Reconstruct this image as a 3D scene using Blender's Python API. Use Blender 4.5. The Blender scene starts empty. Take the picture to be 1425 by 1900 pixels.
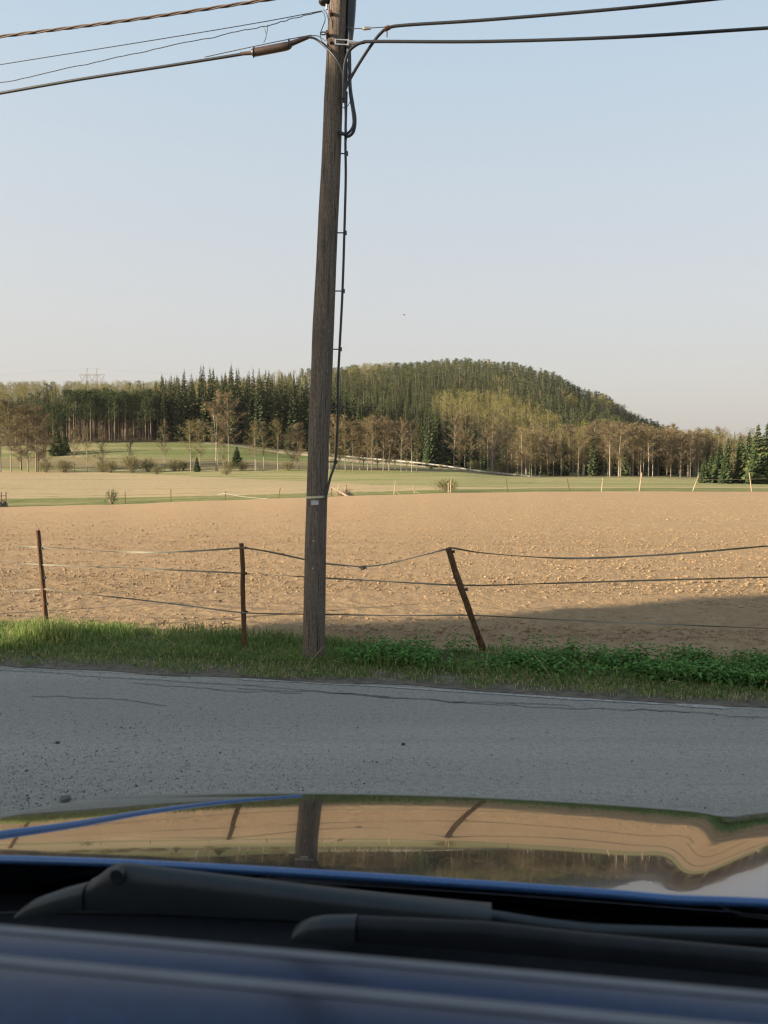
import bpy, math, random
import numpy as np
from mathutils import Vector, Matrix

random.seed(7)
rng = np.random.default_rng(11)
scene = bpy.context.scene
COL = scene.collection
R = math.radians

# ------------------------------------------------------------------ camera model
FOC, CAMH, HORIZ = 1427.0, 1.6, 880.0
PITCH = math.atan((950 - HORIZ) / FOC)


def ray(x, y):
    a = (x - 712.5) / FOC
    b = (950 - y) / FOC
    return np.array((a, math.cos(PITCH) + b * math.sin(PITCH), -math.sin(PITCH) + b * math.cos(PITCH)))


def at_z(x, y, z=0.0):
    r = ray(x, y)
    t = (z - CAMH) / r[2]
    return np.array((r[0] * t, r[1] * t, z))


def at_d(x, y, d):
    r = ray(x, y)
    return np.array((0, 0, CAMH)) + r * (d / r[1])


# ------------------------------------------------------------------ mesh helpers
class MB:
    """collects polygons of one mesh"""

    def __init__(self):
        self.V, self.F, self.M, self.T = [], [], [], []
        self.n = 0

    def add(self, V, F, mat=0, tone=0.5):
        V = np.asarray(V, float).reshape(-1, 3)
        self.V.append(V)
        t = np.full(len(V), tone, float) if np.isscalar(tone) else np.asarray(tone, float)
        self.T.append(t)
        F = np.asarray(F, int)
        self.F.append(F + self.n)
        self.M.append(np.full(len(F), mat, int) if np.isscalar(mat) else np.asarray(mat, int))
        self.n += len(V)

    def box(self, lo, hi, mat=0, tone=0.5):
        x0, y0, z0 = lo
        x1, y1, z1 = hi
        V = [(x0, y0, z0), (x1, y0, z0), (x1, y1, z0), (x0, y1, z0), (x0, y0, z1), (x1, y0, z1), (x1, y1, z1), (x0, y1, z1)]
        F = [(0, 3, 2, 1), (4, 5, 6, 7), (0, 1, 5, 4), (1, 2, 6, 5), (2, 3, 7, 6), (3, 0, 4, 7)]
        self.add(V, F, mat, tone)

    def bar(self, a, b, w, h, mat=0, up=(0, 0, 1), tone=0.5):
        a = np.asarray(a, float)
        b = np.asarray(b, float)
        d = b - a
        d /= np.linalg.norm(d)
        up = np.asarray(up, float)
        s = np.cross(d, up)
        if np.linalg.norm(s) < 1e-5:
            s = np.cross(d, (1, 0, 0))
        s /= np.linalg.norm(s)
        u = np.cross(s, d)
        V = []
        for p in (a, b):
            for i, j in ((-1, -1), (1, -1), (1, 1), (-1, 1)):
                V.append(p + s * i * w / 2 + u * j * h / 2)
        F = [(0, 1, 2, 3), (7, 6, 5, 4), (0, 4, 5, 1), (1, 5, 6, 2), (2, 6, 7, 3), (3, 7, 4, 0)]
        self.add(V, F, mat, tone)

    def tube(self, P, rad, sides=8, mat=0, cap=True, tone=0.5, jitter=0.0):
        P = np.asarray(P, float)
        n = len(P)
        rad = np.full(n, rad, float) if np.isscalar(rad) else np.asarray(rad, float)
        T = np.gradient(P, axis=0)
        T /= np.linalg.norm(T, axis=1)[:, None] + 1e-12
        ref = np.array((0, 0, 1.0)) if abs(T[0][2]) < 0.9 else np.array((0, 1.0, 0))
        V = []
        N = np.cross(T[0], ref)
        N /= np.linalg.norm(N)
        ang = np.arange(sides) * 2 * math.pi / sides
        for i in range(n):
            N = N - T[i] * np.dot(N, T[i])
            N /= np.linalg.norm(N) + 1e-12
            B = np.cross(T[i], N)
            rr = rad[i] * (1 + jitter * rng.uniform(-1, 1, sides))
            V.append(P[i] + (np.cos(ang) * rr)[:, None] * N + (np.sin(ang) * rr)[:, None] * B)
        V = np.concatenate(V)
        i = np.arange(n - 1)[:, None] * sides
        j = np.arange(sides)[None, :]
        k = (np.arange(sides) + 1)[None, :] % sides
        F = np.stack([i + j, i + k, i + sides + k, i + sides + j], -1).reshape(-1, 4)
        self.add(V, F, mat, tone)
        if cap:
            for e, c in ((0, P[0]), (n - 1, P[-1])):
                ring = V[e * sides:(e + 1) * sides]
                VV = np.vstack([ring, c])
                FF = [(a, (a + 1) % sides, sides) for a in range(sides)]
                if e == 0:
                    FF = [(b, a, c_) for a, b, c_ in FF]
                self.add(VV, FF, mat, tone)

    def grid(self, G, mat=0, tone=0.5, flip=False):
        G = np.asarray(G, float)
        a, b = G.shape[:2]
        idx = np.arange(a * b).reshape(a, b)
        F = np.stack([idx[:-1, :-1], idx[:-1, 1:], idx[1:, 1:], idx[1:, :-1]], -1).reshape(-1, 4)
        if flip:
            F = F[:, ::-1]
        self.add(G.reshape(-1, 3), F, mat, tone)

    def mesh(self, name, mats, smooth=False):
        me = bpy.data.meshes.new(name)
        V = np.concatenate(self.V)
        T = np.concatenate(self.T)
        counts = np.concatenate([np.full(len(f), f.shape[1]) for f in self.F if len(f)])
        loops = np.concatenate([f.reshape(-1) for f in self.F if len(f)])
        M = np.concatenate(self.M)
        me.vertices.add(len(V))
        me.vertices.foreach_set('co', V.astype(np.float32).reshape(-1))
        me.loops.add(len(loops))
        me.loops.foreach_set('vertex_index', loops.astype(np.int32))
        me.polygons.add(len(counts))
        st = np.concatenate([[0], np.cumsum(counts)[:-1]])
        me.polygons.foreach_set('loop_start', st.astype(np.int32))
        me.polygons.foreach_set('loop_total', counts.astype(np.int32))
        me.polygons.foreach_set('material_index', M.astype(np.int32))
        me.polygons.foreach_set('use_smooth', np.full(len(counts), smooth))
        at = me.attributes.new('tone', 'FLOAT', 'POINT')
        at.data.foreach_set('value', T.astype(np.float32))
        for m in (mats if isinstance(mats, (list, tuple)) else [mats]):
            me.materials.append(m)
        me.update(calc_edges=True)
        me.validate()
        return me

    def build(self, name, mats, parent=None, smooth=False, loc=None):
        o = bpy.data.objects.new(name, self.mesh(name, mats, smooth))
        COL.objects.link(o)
        if parent is not None:
            o.parent = parent
        if loc is not None:
            o.location = loc
        return o


def tag(o, label, cat, group=None, kind=None):
    if label:
        o['label'] = label
    if cat:
        o['category'] = cat
    if group:
        o['group'] = group
    if kind:
        o['kind'] = kind
    return o


def empty(name, loc=(0, 0, 0), rz=0.0):
    o = bpy.data.objects.new(name, None)
    COL.objects.link(o)
    o.location = loc
    o.rotation_euler = (0, 0, rz)
    o.empty_display_size = 0.2
    return o


def put(name, mesh, parent=None, loc=(0, 0, 0), rz=0.0, sc=None):
    o = bpy.data.objects.new(name, mesh)
    COL.objects.link(o)
    o.location = loc
    o.rotation_euler = (0, 0, rz)
    if sc is not None:
        o.scale = sc
    if parent is not None:
        o.parent = parent
    return o


def spline(P, n):
    """Catmull-Rom through the points, n samples"""
    P = np.asarray(P, float)
    m = len(P)
    Q = np.vstack([2 * P[0] - P[1], P, 2 * P[-1] - P[-2]])
    ts = np.linspace(0, m - 1 - 1e-6, n)
    out = []
    for t in ts:
        i = int(t)
        f = t - i
        p0, p1, p2, p3 = Q[i:i + 4]
        out.append(0.5 * ((2 * p1) + (-p0 + p2) * f + (2 * p0 - 5 * p1 + 4 * p2 - p3) * f * f + (-p0 + 3 * p1 - 3 * p2 + p3) * f ** 3))
    return np.array(out)


# value noise for real displacement
_perm = rng.permutation(512)
_perm = np.concatenate([_perm, _perm])
_val = rng.uniform(-1, 1, 512)


def vnoise(x, y):
    xi = np.floor(x).astype(int)
    yi = np.floor(y).astype(int)
    fx = x - xi
    fy = y - yi
    fx = fx * fx * (3 - 2 * fx)
    fy = fy * fy * (3 - 2 * fy)

    def h(a, b):
        return _val[_perm[(_perm[a & 511] + b) & 511]]
    return (h(xi, yi) * (1 - fx) + h(xi + 1, yi) * fx) * (1 - fy) + (h(xi, yi + 1) * (1 - fx) + h(xi + 1, yi + 1) * fx) * fy


def fbm(x, y, oct=3):
    s = 0
    a = 1.0
    for k in range(oct):
        s = s + a * vnoise(x * 2 ** k + 17 * k, y * 2 ** k + 5 * k)
        a *= 0.5
    return s


# ------------------------------------------------------------------ materials
class NT:
    def __init__(self, name):
        self.m = bpy.data.materials.new(name)
        self.m.use_nodes = True
        self.t = self.m.node_tree
        self.t.nodes.clear()
        self.out = self.n('ShaderNodeOutputMaterial')

    def n(self, typ, **kw):
        nd = self.t.nodes.new(typ)
        for k, v in kw.items():
            setattr(nd, k, v)
        return nd

    def l(self, a, b):
        self.t.links.new(a, b)

    def coord(self, kind='Object', scale=(1, 1, 1), rot=(0, 0, 0)):
        c = self.n('ShaderNodeTexCoord')
        mp = self.n('ShaderNodeMapping')
        mp.inputs['Scale'].default_value = scale
        mp.inputs['Rotation'].default_value = rot
        self.l(c.outputs[kind], mp.inputs['Vector'])
        return mp.outputs['Vector']

    def noise(self, vec, scale, detail=4, rough=0.55):
        nd = self.n('ShaderNodeTexNoise')
        nd.inputs['Scale'].default_value = scale
        nd.inputs['Detail'].default_value = detail
        nd.inputs['Roughness'].default_value = rough
        if vec is not None:
            self.l(vec, nd.inputs['Vector'])
        return nd.outputs['Fac']

    def ramp(self, fac, stops):
        nd = self.n('ShaderNodeValToRGB')
        e = nd.color_ramp.elements
        while len(e) > 1:
            e.remove(e[-1])
        e[0].position = stops[0][0]
        e[0].color = (*stops[0][1], 1)
        for p, c in stops[1:]:
            k = e.new(p)
            k.color = (*c, 1)
        self.l(fac, nd.inputs['Fac'])
        return nd.outputs['Color']

    def mix(self, fac, a, b, mode='MIX'):
        nd = self.n('ShaderNodeMix', data_type='RGBA', blend_type=mode)
        for s, v in ((nd.inputs[0], fac), (nd.inputs[6], a), (nd.inputs[7], b)):
            if isinstance(v, (int, float)):
                s.default_value = v
            elif isinstance(v, tuple):
                s.default_value = (*v, 1)
            else:
                self.l(v, s)
        return nd.outputs[2]

    def bump(self, h, strength=0.5, dist=0.02, normal=None):
        nd = self.n('ShaderNodeBump')
        nd.inputs['Strength'].default_value = strength
        nd.inputs['Distance'].default_value = dist
        self.l(h, nd.inputs['Height'])
        if normal is not None:
            self.l(normal, nd.inputs['Normal'])
        return nd.outputs['Normal']

    def pbr(self, color, rough=0.7, normal=None, metal=0.0, spec=0.3, coat=0.0):
        p = self.n('ShaderNodeBsdfPrincipled')
        for key, v in (('Base Color', color), ('Roughness', rough), ('Metallic', metal)):
            s = p.inputs[key]
            if isinstance(v, (int, float)):
                s.default_value = v
            elif isinstance(v, tuple):
                s.default_value = (*v, 1)
            else:
                self.l(v, s)
        p.inputs['Specular IOR Level'].default_value = spec
        p.inputs['Coat Weight'].default_value = coat
        if normal is not None:
            self.l(normal, p.inputs['Normal'])
        self.l(p.outputs[0], self.out.inputs['Surface'])
        return p

    def attr(self, name):
        nd = self.n('ShaderNodeAttribute', attribute_name=name)
        return nd.outputs['Fac']

    def rnd(self):
        return self.n('ShaderNodeObjectInfo').outputs['Random']

    def math(self, op, a, b):
        nd = self.n('ShaderNodeMath', operation=op)
        for s, v in ((nd.inputs[0], a), (nd.inputs[1], b)):
            if isinstance(v, (int, float)):
                s.default_value = v
            else:
                self.l(v, s)
        return nd.outputs[0]


def simple(name, c, rough=0.6, metal=0.0, spec=0.3, var=0.25, scale=8.0, bump=0.0, coat=0.0):
    t = NT(name)
    v = t.coord('Object')
    f = t.noise(v, scale, 5)
    a = tuple(x * (1 - var) for x in c)
    b = tuple(min(1, x * (1 + var)) for x in c)
    col = t.ramp(f, [(0.3, a), (0.7, b)])
    nrm = t.bump(t.noise(v, scale * 4, 4), bump, 0.01) if bump else None
    t.pbr(col, rough, nrm, metal, spec, coat)
    return t.m


def leaf_mat(name, stops, transl=0.25, rand=0.35):
    """foliage: colour from the per-leaf tone plus a per-plant shift"""
    t = NT(name)
    tone = t.attr('tone')
    r = t.rnd()
    k = t.math('ADD', tone, t.math('MULTIPLY', t.math('SUBTRACT', r, 0.5), rand))
    col = t.ramp(k, stops)
    d = t.n('ShaderNodeBsdfDiffuse')
    tr = t.n('ShaderNodeBsdfTranslucent')
    mx = t.n('ShaderNodeMixShader')
    mx.inputs[0].default_value = transl
    t.l(col, d.inputs[0])
    t.l(col, tr.inputs[0])
    t.l(d.outputs[0], mx.inputs[1])
    t.l(tr.outputs[0], mx.inputs[2])
    t.l(mx.outputs[0], t.out.inputs['Surface'])
    return t.m


def m_soil():
    t = NT('dry_soil')
    v = t.coord('Object')
    big = t.noise(v, 0.35, 4)
    streak = t.noise(t.coord('Object', (0.25, 2.2, 1)), 1.0, 4)
    fine = t.noise(v, 9, 6, 0.7)
    vfine = t.noise(v, 60, 3, 0.7)
    c = t.ramp(fine, [(0.28, (0.25, 0.165, 0.09)), (0.5, (0.395, 0.272, 0.155)), (0.72, (0.49, 0.35, 0.205))])
    c = t.mix(t.math('MULTIPLY', big, 0.45), c, (0.43, 0.298, 0.172))
    c = t.mix(t.math('MULTIPLY', streak, 0.35), c, (0.33, 0.225, 0.127))
    n1 = t.bump(fine, 1.0, 0.09)
    n2 = t.bump(vfine, 0.9, 0.02, n1)
    t.pbr(c, 0.95, n2, spec=0.1)
    return t.m


def m_asphalt():
    t = NT('dusty_asphalt')
    v = t.coord('Object')
    grain = t.noise(v, 95, 2, 0.9)
    mid = t.noise(v, 26, 5, 0.75)
    big = t.noise(t.coord('Object', (0.25, 0.8, 1), (0, 0, R(11))), 1.1, 5)
    lane = t.noise(t.coord('Object', (0.03, 1.3, 1), (0, 0, R(11))), 1.0, 3)
    c = t.ramp(grain, [(0.36, (0.18, 0.167, 0.143)), (0.46, (0.305, 0.285, 0.244)), (0.56, (0.345, 0.323, 0.276)), (0.66, (0.48, 0.45, 0.385))])
    c = t.mix(t.ramp(mid, [(0.38, (0.75, 0.75, 0.75)), (0.52, (0, 0, 0))]), c, (0.205, 0.192, 0.165))
    dust = t.ramp(big, [(0.42, (0, 0, 0)), (0.64, (1, 1, 1))])
    c = t.mix(t.math('MULTIPLY', dust, 0.32), c, (0.38, 0.35, 0.295))
    c = t.mix(t.math('MULTIPLY', t.ramp(lane, [(0.44, (1, 1, 1)), (0.58, (0, 0, 0))]), 0.35), c, (0.205, 0.194, 0.168))
    vo = t.n('ShaderNodeTexVoronoi')
    vo.inputs['Scale'].default_value = 75
    t.l(v, vo.inputs['Vector'])
    n1 = t.bump(mid, 0.7, 0.02)
    n2 = t.bump(grain, 0.8, 0.010, n1)
    n3 = t.bump(vo.outputs['Distance'], 0.5, 0.006, n2)
    t.pbr(c, 0.88, n3, spec=0.2)
    return t.m


def m_wood(name, dark, light, grain=30.0, red=0.0):
    t = NT(name)
    v = t.coord('Object', (1, 1, 0.05))
    g = t.noise(v, grain, 6, 0.7)
    blot = t.noise(t.coord('Object', (1, 1, 0.4)), 3.0, 4)
    crack = t.noise(t.coord('Object', (1, 1, 0.02)), grain * 1.6, 2, 0.4)
    c = t.ramp(g, [(0.3, dark), (0.55, tuple((a + b) / 2 for a, b in zip(dark, light))), (0.75, light)])
    c = t.mix(t.math('MULTIPLY', blot, 0.5), c, tuple(a * 0.75 for a in light))
    cr = t.ramp(crack, [(0.30, (0.35, 0.34, 0.33)), (0.38, (1, 1, 1))])
    c = t.mix(1.0, c, cr, 'MULTIPLY')
    fl = t.noise(t.coord('Object', (1, 1, 0.22)), grain * 2.6, 3, 0.8)
    c = t.mix(1.0, c, t.ramp(fl, [(0.36, (0.62, 0.6, 0.58)), (0.5, (0.95, 0.95, 0.95)), (0.66, (1.35, 1.32, 1.28))]), 'MULTIPLY')
    n = t.bump(g, 0.9, 0.014)
    n = t.bump(fl, 0.6, 0.008, n)
    n = t.bump(crack, 0.5, 0.01, n)
    t.pbr(c, 0.85, n, spec=0.15)
    return t.m


def m_field(name, stops, streak=(0.02, 0.6), scale=1.0, rot=0.0, bump=0.3, speck=None):
    t = NT(name)
    v = t.coord('Object', (streak[0], streak[1], 0.1), (0, 0, rot))
    s = t.noise(v, scale, 5, 0.6)
    f = t.noise(t.coord('Object'), 1.3, 6, 0.7)
    k = t.math('ADD', t.math('MULTIPLY', s, 0.55), t.math('MULTIPLY', f, 0.45))
    c = t.ramp(k, stops)
    n = t.bump(f, bump, 0.3)
    t.pbr(c, 0.95, n, spec=0.05)
    return t.m


def m_birchbark():
    t = NT('birch_bark')
    v = t.coord('Object', (1, 1, 3))
    f = t.noise(v, 2.2, 4, 0.7)
    c = t.ramp(f, [(0.32, (0.06, 0.05, 0.045)), (0.44, (0.22, 0.19, 0.16)), (0.64, (0.37, 0.33, 0.28))])
    t.pbr(c, 0.8, spec=0.1)
    return t.m


def m_paint(name, lo, hi, rough, coat, metal=1.0):
    """flake paint: dark blue metallic base under clear coat"""
    t = NT(name)
    v = t.coord('Object')
    d = t.noise(v, 260, 2, 0.6)
    p = t.pbr(t.ramp(d, [(0.3, lo), (0.7, hi)]), rough, metal=metal, spec=0.5, coat=coat)
    p.inputs['Coat Roughness'].default_value = 0.012
    p.inputs['Coat IOR'].default_value = 1.55
    return t.m


M = dict(
    soil=m_soil(), asphalt=m_asphalt(),
    pole=m_wood('grey_pole_wood', (0.07, 0.058, 0.048), (0.25, 0.205, 0.165), 55),
    post=m_wood('brown_post_wood', (0.06, 0.032, 0.018), (0.20, 0.115, 0.065), 40),
    postpale=m_wood('pale_post_wood', (0.22, 0.165, 0.105), (0.42, 0.33, 0.225), 20),
    cable=simple('black_cable', (0.018, 0.019, 0.022), 0.42, spec=0.5, var=0.2, scale=20),
    bundle=simple('weathered_bundle_cable', (0.09, 0.065, 0.052), 0.6, var=0.35, scale=14),
    sleeve=simple('brown_splice_sleeve', (0.07, 0.043, 0.032), 0.4, spec=0.5, var=0.3, scale=12),
    steel=simple('galvanised_steel', (0.55, 0.54, 0.52), 0.4, metal=0.8, var=0.2, scale=25),
    wire=simple('dull_wire', (0.10, 0.09, 0.085), 0.5, metal=0.5, var=0.3, scale=20),
    tape=simple('olive_fence_tape', (0.155, 0.148, 0.11), 0.7, var=0.35, scale=3),
    whitetape=simple('white_fence_tape', (0.50, 0.48, 0.42), 0.6, var=0.1),
    insul=simple('black_insulator', (0.02, 0.02, 0.02), 0.5),
    yellowband=simple('pale_yellow_band', (0.55, 0.50, 0.33), 0.6, var=0.15),
    plate=simple('grey_number_plate', (0.42, 0.43, 0.42), 0.5, var=0.3, scale=60),
    dirt=simple('roadside_dirt', (0.125, 0.105, 0.082), 0.95, var=0.35, scale=14, bump=0.7, spec=0.1),
    stone=simple('pale_stone', (0.33, 0.25, 0.17), 0.85, var=0.25, scale=12, bump=0.4),
    grit=simple('dark_grit', (0.06, 0.058, 0.055), 0.85, var=0.4, scale=30),
    greystone=simple('grey_stone', (0.14, 0.125, 0.11), 0.85, var=0.4, scale=25, bump=0.6),
    line=simple('worn_white_line', (0.27, 0.262, 0.24), 0.85, var=0.35, scale=30),
    crack=simple('tar_crack', (0.125, 0.12, 0.11), 0.9, var=0.4, scale=20),
    rust=simple('rusty_red_steel', (0.10, 0.045, 0.03), 0.7, var=0.4, scale=10),
    barkp=simple('pine_bark', (0.145, 0.105, 0.075), 0.9, var=0.4, scale=2.5),
    barks=simple('spruce_bark', (0.12, 0.085, 0.06), 0.9, var=0.4, scale=3),
    barka=simple('alder_bark', (0.20, 0.155, 0.12), 0.9, var=0.35, scale=3),
    barkb=m_birchbark(),
    branchwood=simple('dead_branch_wood', (0.30, 0.22, 0.16), 0.85, var=0.35, scale=6),
    branchpale=simple('pale_bare_wood', (0.38, 0.30, 0.22), 0.8, var=0.2, scale=6),
    rail=simple('guard_rail_steel', (0.26, 0.245, 0.225), 0.65, metal=0.1, var=0.15, scale=1),
    gravelroad=simple('gravel_track', (0.135, 0.12, 0.09), 0.95, var=0.2, scale=0.7),
    pylon=simple('pylon_steel', (0.19, 0.185, 0.18), 0.7, metal=0.0, var=0.1),
    bird=simple('dark_feathers', (0.05, 0.045, 0.04), 0.8),
    paint=m_paint('blue_car_paint', (0.010, 0.024, 0.078), (0.017, 0.040, 0.12), 0.14, 1.0),
    dullpaint=m_paint('blue_roof_paint', (0.008, 0.021, 0.056), (0.013, 0.031, 0.080), 0.2, 0.0),
    litpaint=m_paint('blue_lit_edge_paint', (0.025, 0.078, 0.19), (0.038, 0.105, 0.26), 0.4, 0.6, 0.3),  # lighter copy of the car paint: edge brightness put into its colour
    sheen=simple('grey_painted_sheen', (0.10, 0.112, 0.13), 0.55, spec=0.4, var=0.1, scale=30),  # grey that paints the sky sheen along the roof edges
    blackplastic=simple('black_plastic', (0.008, 0.009, 0.011), 0.6, spec=0.25, var=0.25, scale=40, bump=0.1),
    wiper=simple('wiper_black_paint', (0.014, 0.018, 0.020), 0.5, spec=0.35, var=0.15, scale=30),
    rubber=simple('rubber', (0.012, 0.012, 0.012), 0.8, spec=0.2),
    chrome=simple('silver_alloy', (0.5, 0.5, 0.52), 0.3, metal=0.9, var=0.1),
    lens=simple('headlight_lens', (0.6, 0.62, 0.65), 0.1, spec=0.6, var=0.05, coat=1.0),
    redlens=simple('tail_light_lens', (0.35, 0.02, 0.02), 0.15, spec=0.6, var=0.05, coat=1.0),
    floor=m_field('forest_floor', [(0.3, (0.05, 0.05, 0.03)), (0.7, (0.12, 0.10, 0.06))], (0.2, 0.2)),
    stubble=m_field('stubble_ground', [(0.38, (0.19, 0.165, 0.075)), (0.455, (0.32, 0.245, 0.135)), (0.53, (0.41, 0.31, 0.185)), (0.60, (0.25, 0.215, 0.095))], (0.025, 0.34), 1.0, 0.0),
    strip=m_field('headland_grass', [(0.38, (0.08, 0.105, 0.032)), (0.48, (0.14, 0.16, 0.055)), (0.58, (0.27, 0.22, 0.11))], (0.05, 0.5)),
    pasture=m_field('spring_pasture', [(0.36, (0.12, 0.15, 0.045)), (0.46, (0.19, 0.205, 0.07)), (0.54, (0.34, 0.275, 0.15)), (0.64, (0.15, 0.175, 0.055))], (0.02, 0.16), 1.0, R(4)),
    meadow=m_field('green_meadow', [(0.36, (0.095, 0.12, 0.040)), (0.48, (0.135, 0.155, 0.055)), (0.55, (0.20, 0.185, 0.085)), (0.63, (0.31, 0.255, 0.145))], (0.012, 0.07), 1.0, R(-3)),
    brushy=m_field('rough_bank', [(0.3, (0.10, 0.085, 0.045)), (0.5, (0.20, 0.16, 0.085)), (0.7, (0.15, 0.17, 0.06))], (0.05, 0.15)),
    base=m_field('open_ground', [(0.3, (0.14, 0.13, 0.07)), (0.7, (0.24, 0.20, 0.11))], (0.1, 0.1)),
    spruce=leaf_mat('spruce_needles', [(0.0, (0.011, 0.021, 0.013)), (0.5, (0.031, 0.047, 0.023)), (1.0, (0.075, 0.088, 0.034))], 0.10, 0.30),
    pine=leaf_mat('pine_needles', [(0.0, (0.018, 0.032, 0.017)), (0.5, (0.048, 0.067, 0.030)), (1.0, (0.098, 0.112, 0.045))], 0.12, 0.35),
    birch=leaf_mat('birch_spring_leaves', [(0.0, (0.085, 0.08, 0.022)), (0.5, (0.155, 0.15, 0.04)), (1.0, (0.23, 0.225, 0.07))], 0.3, 0.4),
    twig=leaf_mat('brown_twigs', [(0.0, (0.07, 0.054, 0.036)), (0.5, (0.135, 0.105, 0.068)), (1.0, (0.21, 0.165, 0.10))], 0.1, 0.4),
    rustleaf=leaf_mat('russet_catkins', [(0.0, (0.10, 0.072, 0.034)), (0.5, (0.165, 0.125, 0.054)), (1.0, (0.21, 0.18, 0.07))], 0.2, 0.4),
    bush=leaf_mat('willow_twigs', [(0.0, (0.09, 0.08, 0.04)), (0.5, (0.15, 0.14, 0.065)), (1.0, (0.19, 0.19, 0.08))], 0.2, 0.5),
    grass=leaf_mat('verge_grass_blades', [(0.0, (0.075, 0.12, 0.04)), (0.45, (0.16, 0.24, 0.07)), (0.72, (0.23, 0.29, 0.09)), (0.86, (0.34, 0.29, 0.14)), (1.0, (0.48, 0.39, 0.24))], 0.35, 0.0),
    nettle=leaf_mat('nettle_leaves', [(0.0, (0.055, 0.115, 0.035)), (0.5, (0.125, 0.25, 0.07)), (1.0, (0.20, 0.34, 0.105))], 0.3, 0.0),
    dryleaf=leaf_mat('straw', [(0.0, (0.28, 0.20, 0.10)), (1.0, (0.5, 0.42, 0.27))], 0.2, 0.0),
)


# ------------------------------------------------------------------ terrain
TX = np.array([-300, 0, 200, 400, 570, 700, 850, 950, 1000, 1100, 1200, 1300, 1425, 1750], float)
TD = np.array([50, 120, 200, 230, 300, 400, 550, 700, 900], float)
TY = np.array([
    [944, 940, 936, 929, 923, 918, 914, 913, 912, 912, 912, 912, 912, 912],
    [902, 900, 900, 898, 897, 895, 893, 895, 896, 897, 897, 898, 900, 902],
    [880, 880, 880, 878, 878, 878, 880, 886, 887, 887, 887, 889, 893, 895],
    [868, 868, 866, 862, 864, 868, 873, 882, 884, 884, 884, 886, 889, 892],
    [824, 823, 819, 822, 838, 850, 858, 868, 872, 874, 875, 877, 881, 884],
    [792, 790, 788, 780, 790, 800, 805, 818, 828, 845, 858, 866, 873, 876],
    [754, 752, 752, 745, 741, 736, 736, 746, 760, 790, 835, 860, 870, 874],
    [746, 745, 745, 740, 718, 706, 696, 703, 714, 757, 808, 858, 869, 873],
    [760, 760, 760, 752, 738, 728, 716, 722, 738, 778, 822, 866, 872, 875]], float)
TZ = np.zeros_like(TY)
for i, d in enumerate(TD):
    for j, x in enumerate(TX):
        TZ[i, j] = at_d(x, TY[i, j], d)[2]
TDD = np.concatenate([[7.0, 14.0], TD])
TZZ = np.vstack([np.full(len(TX), 0.03), 0.03 + 0.10 * TZ[0:1], TZ])


def _pchip(xs, Y, q):
    """monotone cubic along axis 0; Y (n, ...), q array -> values per matching trailing column"""
    h = np.diff(xs)
    dl = np.diff(Y, axis=0) / h[:, None]
    m = np.zeros_like(Y)
    m[1:-1] = np.where(dl[:-1] * dl[1:] > 0, 2 * dl[:-1] * dl[1:] / (dl[:-1] + dl[1:] + 1e-12), 0)
    m[0], m[-1] = dl[0], dl[-1]
    return m


_TM = _pchip(TDD, TZZ, None)


def ground_z(X, Y):
    """height of the ground at world X, Y (Y in front of the camera)"""
    X = np.asarray(X, float)
    Y = np.maximum(np.asarray(Y, float), 1.0)
    px = np.clip(712.5 + FOC * X / Y, TX[0], TX[-1])
    j = np.clip(np.searchsorted(TX, px) - 1, 0, len(TX) - 2)
    fx = (px - TX[j]) / (TX[j + 1] - TX[j])
    fx = fx * fx * (3 - 2 * fx) * 0.6 + fx * 0.4
    d = np.clip(Y, TDD[0], TDD[-1])
    i = np.clip(np.searchsorted(TDD, d) - 1, 0, len(TDD) - 2)
    h = TDD[i + 1] - TDD[i]
    t = (d - TDD[i]) / h
    h00, h10, h01, h11 = 2 * t ** 3 - 3 * t ** 2 + 1, t ** 3 - 2 * t ** 2 + t, -2 * t ** 3 + 3 * t ** 2, t ** 3 - t ** 2

    def col(jj):
        return h00 * TZZ[i, jj] + h10 * h * _TM[i, jj] + h01 * TZZ[i + 1, jj] + h11 * h * _TM[i + 1, jj]
    z = col(j) * (1 - fx) + col(j + 1) * fx
    return z


def line_xy(pts, z=0.0):
    return np.array([at_z(x, y, z)[:2] for x, y in pts])


def extend(P, l=60.0):
    a = P[0] + (P[0] - P[1]) / np.linalg.norm(P[0] - P[1]) * l
    b = P[-1] + (P[-1] - P[-2]) / np.linalg.norm(P[-1] - P[-2]) * l
    return np.vstack([a, P, b])


ROAD_E = extend(line_xy([(0, 1233), (350, 1249), (712, 1268), (1050, 1289), (1425, 1311)]))
GRASS_E = extend(line_xy([(0, 1224), (350, 1239), (712, 1258), (1050, 1278), (1425, 1299)]))
FIELD_E = extend(line_xy([(0, 1166), (300, 1183), (560, 1199), (860, 1216), (1100, 1230), (1425, 1249)]))


def ey(E_, X):
    return np.interp(X, E_[:, 0], E_[:, 1])


RD = np.array((0.980, -0.199))          # along the road, to the right

# road and yard
mb = MB()
xs = np.linspace(-60, 60, 61)
ys = np.linspace(0, 1, 12)
G = np.zeros((len(ys), len(xs), 3))
G[..., 0] = xs[None, :]
G[..., 1] = -22 + (ey(ROAD_E, xs)[None, :] + 22) * ys[:, None]
mb.grid(G)
tag(mb.build('road', M['asphalt']), 'grey dusty asphalt road in the shade beyond the blue car', 'road', kind='structure')

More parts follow.
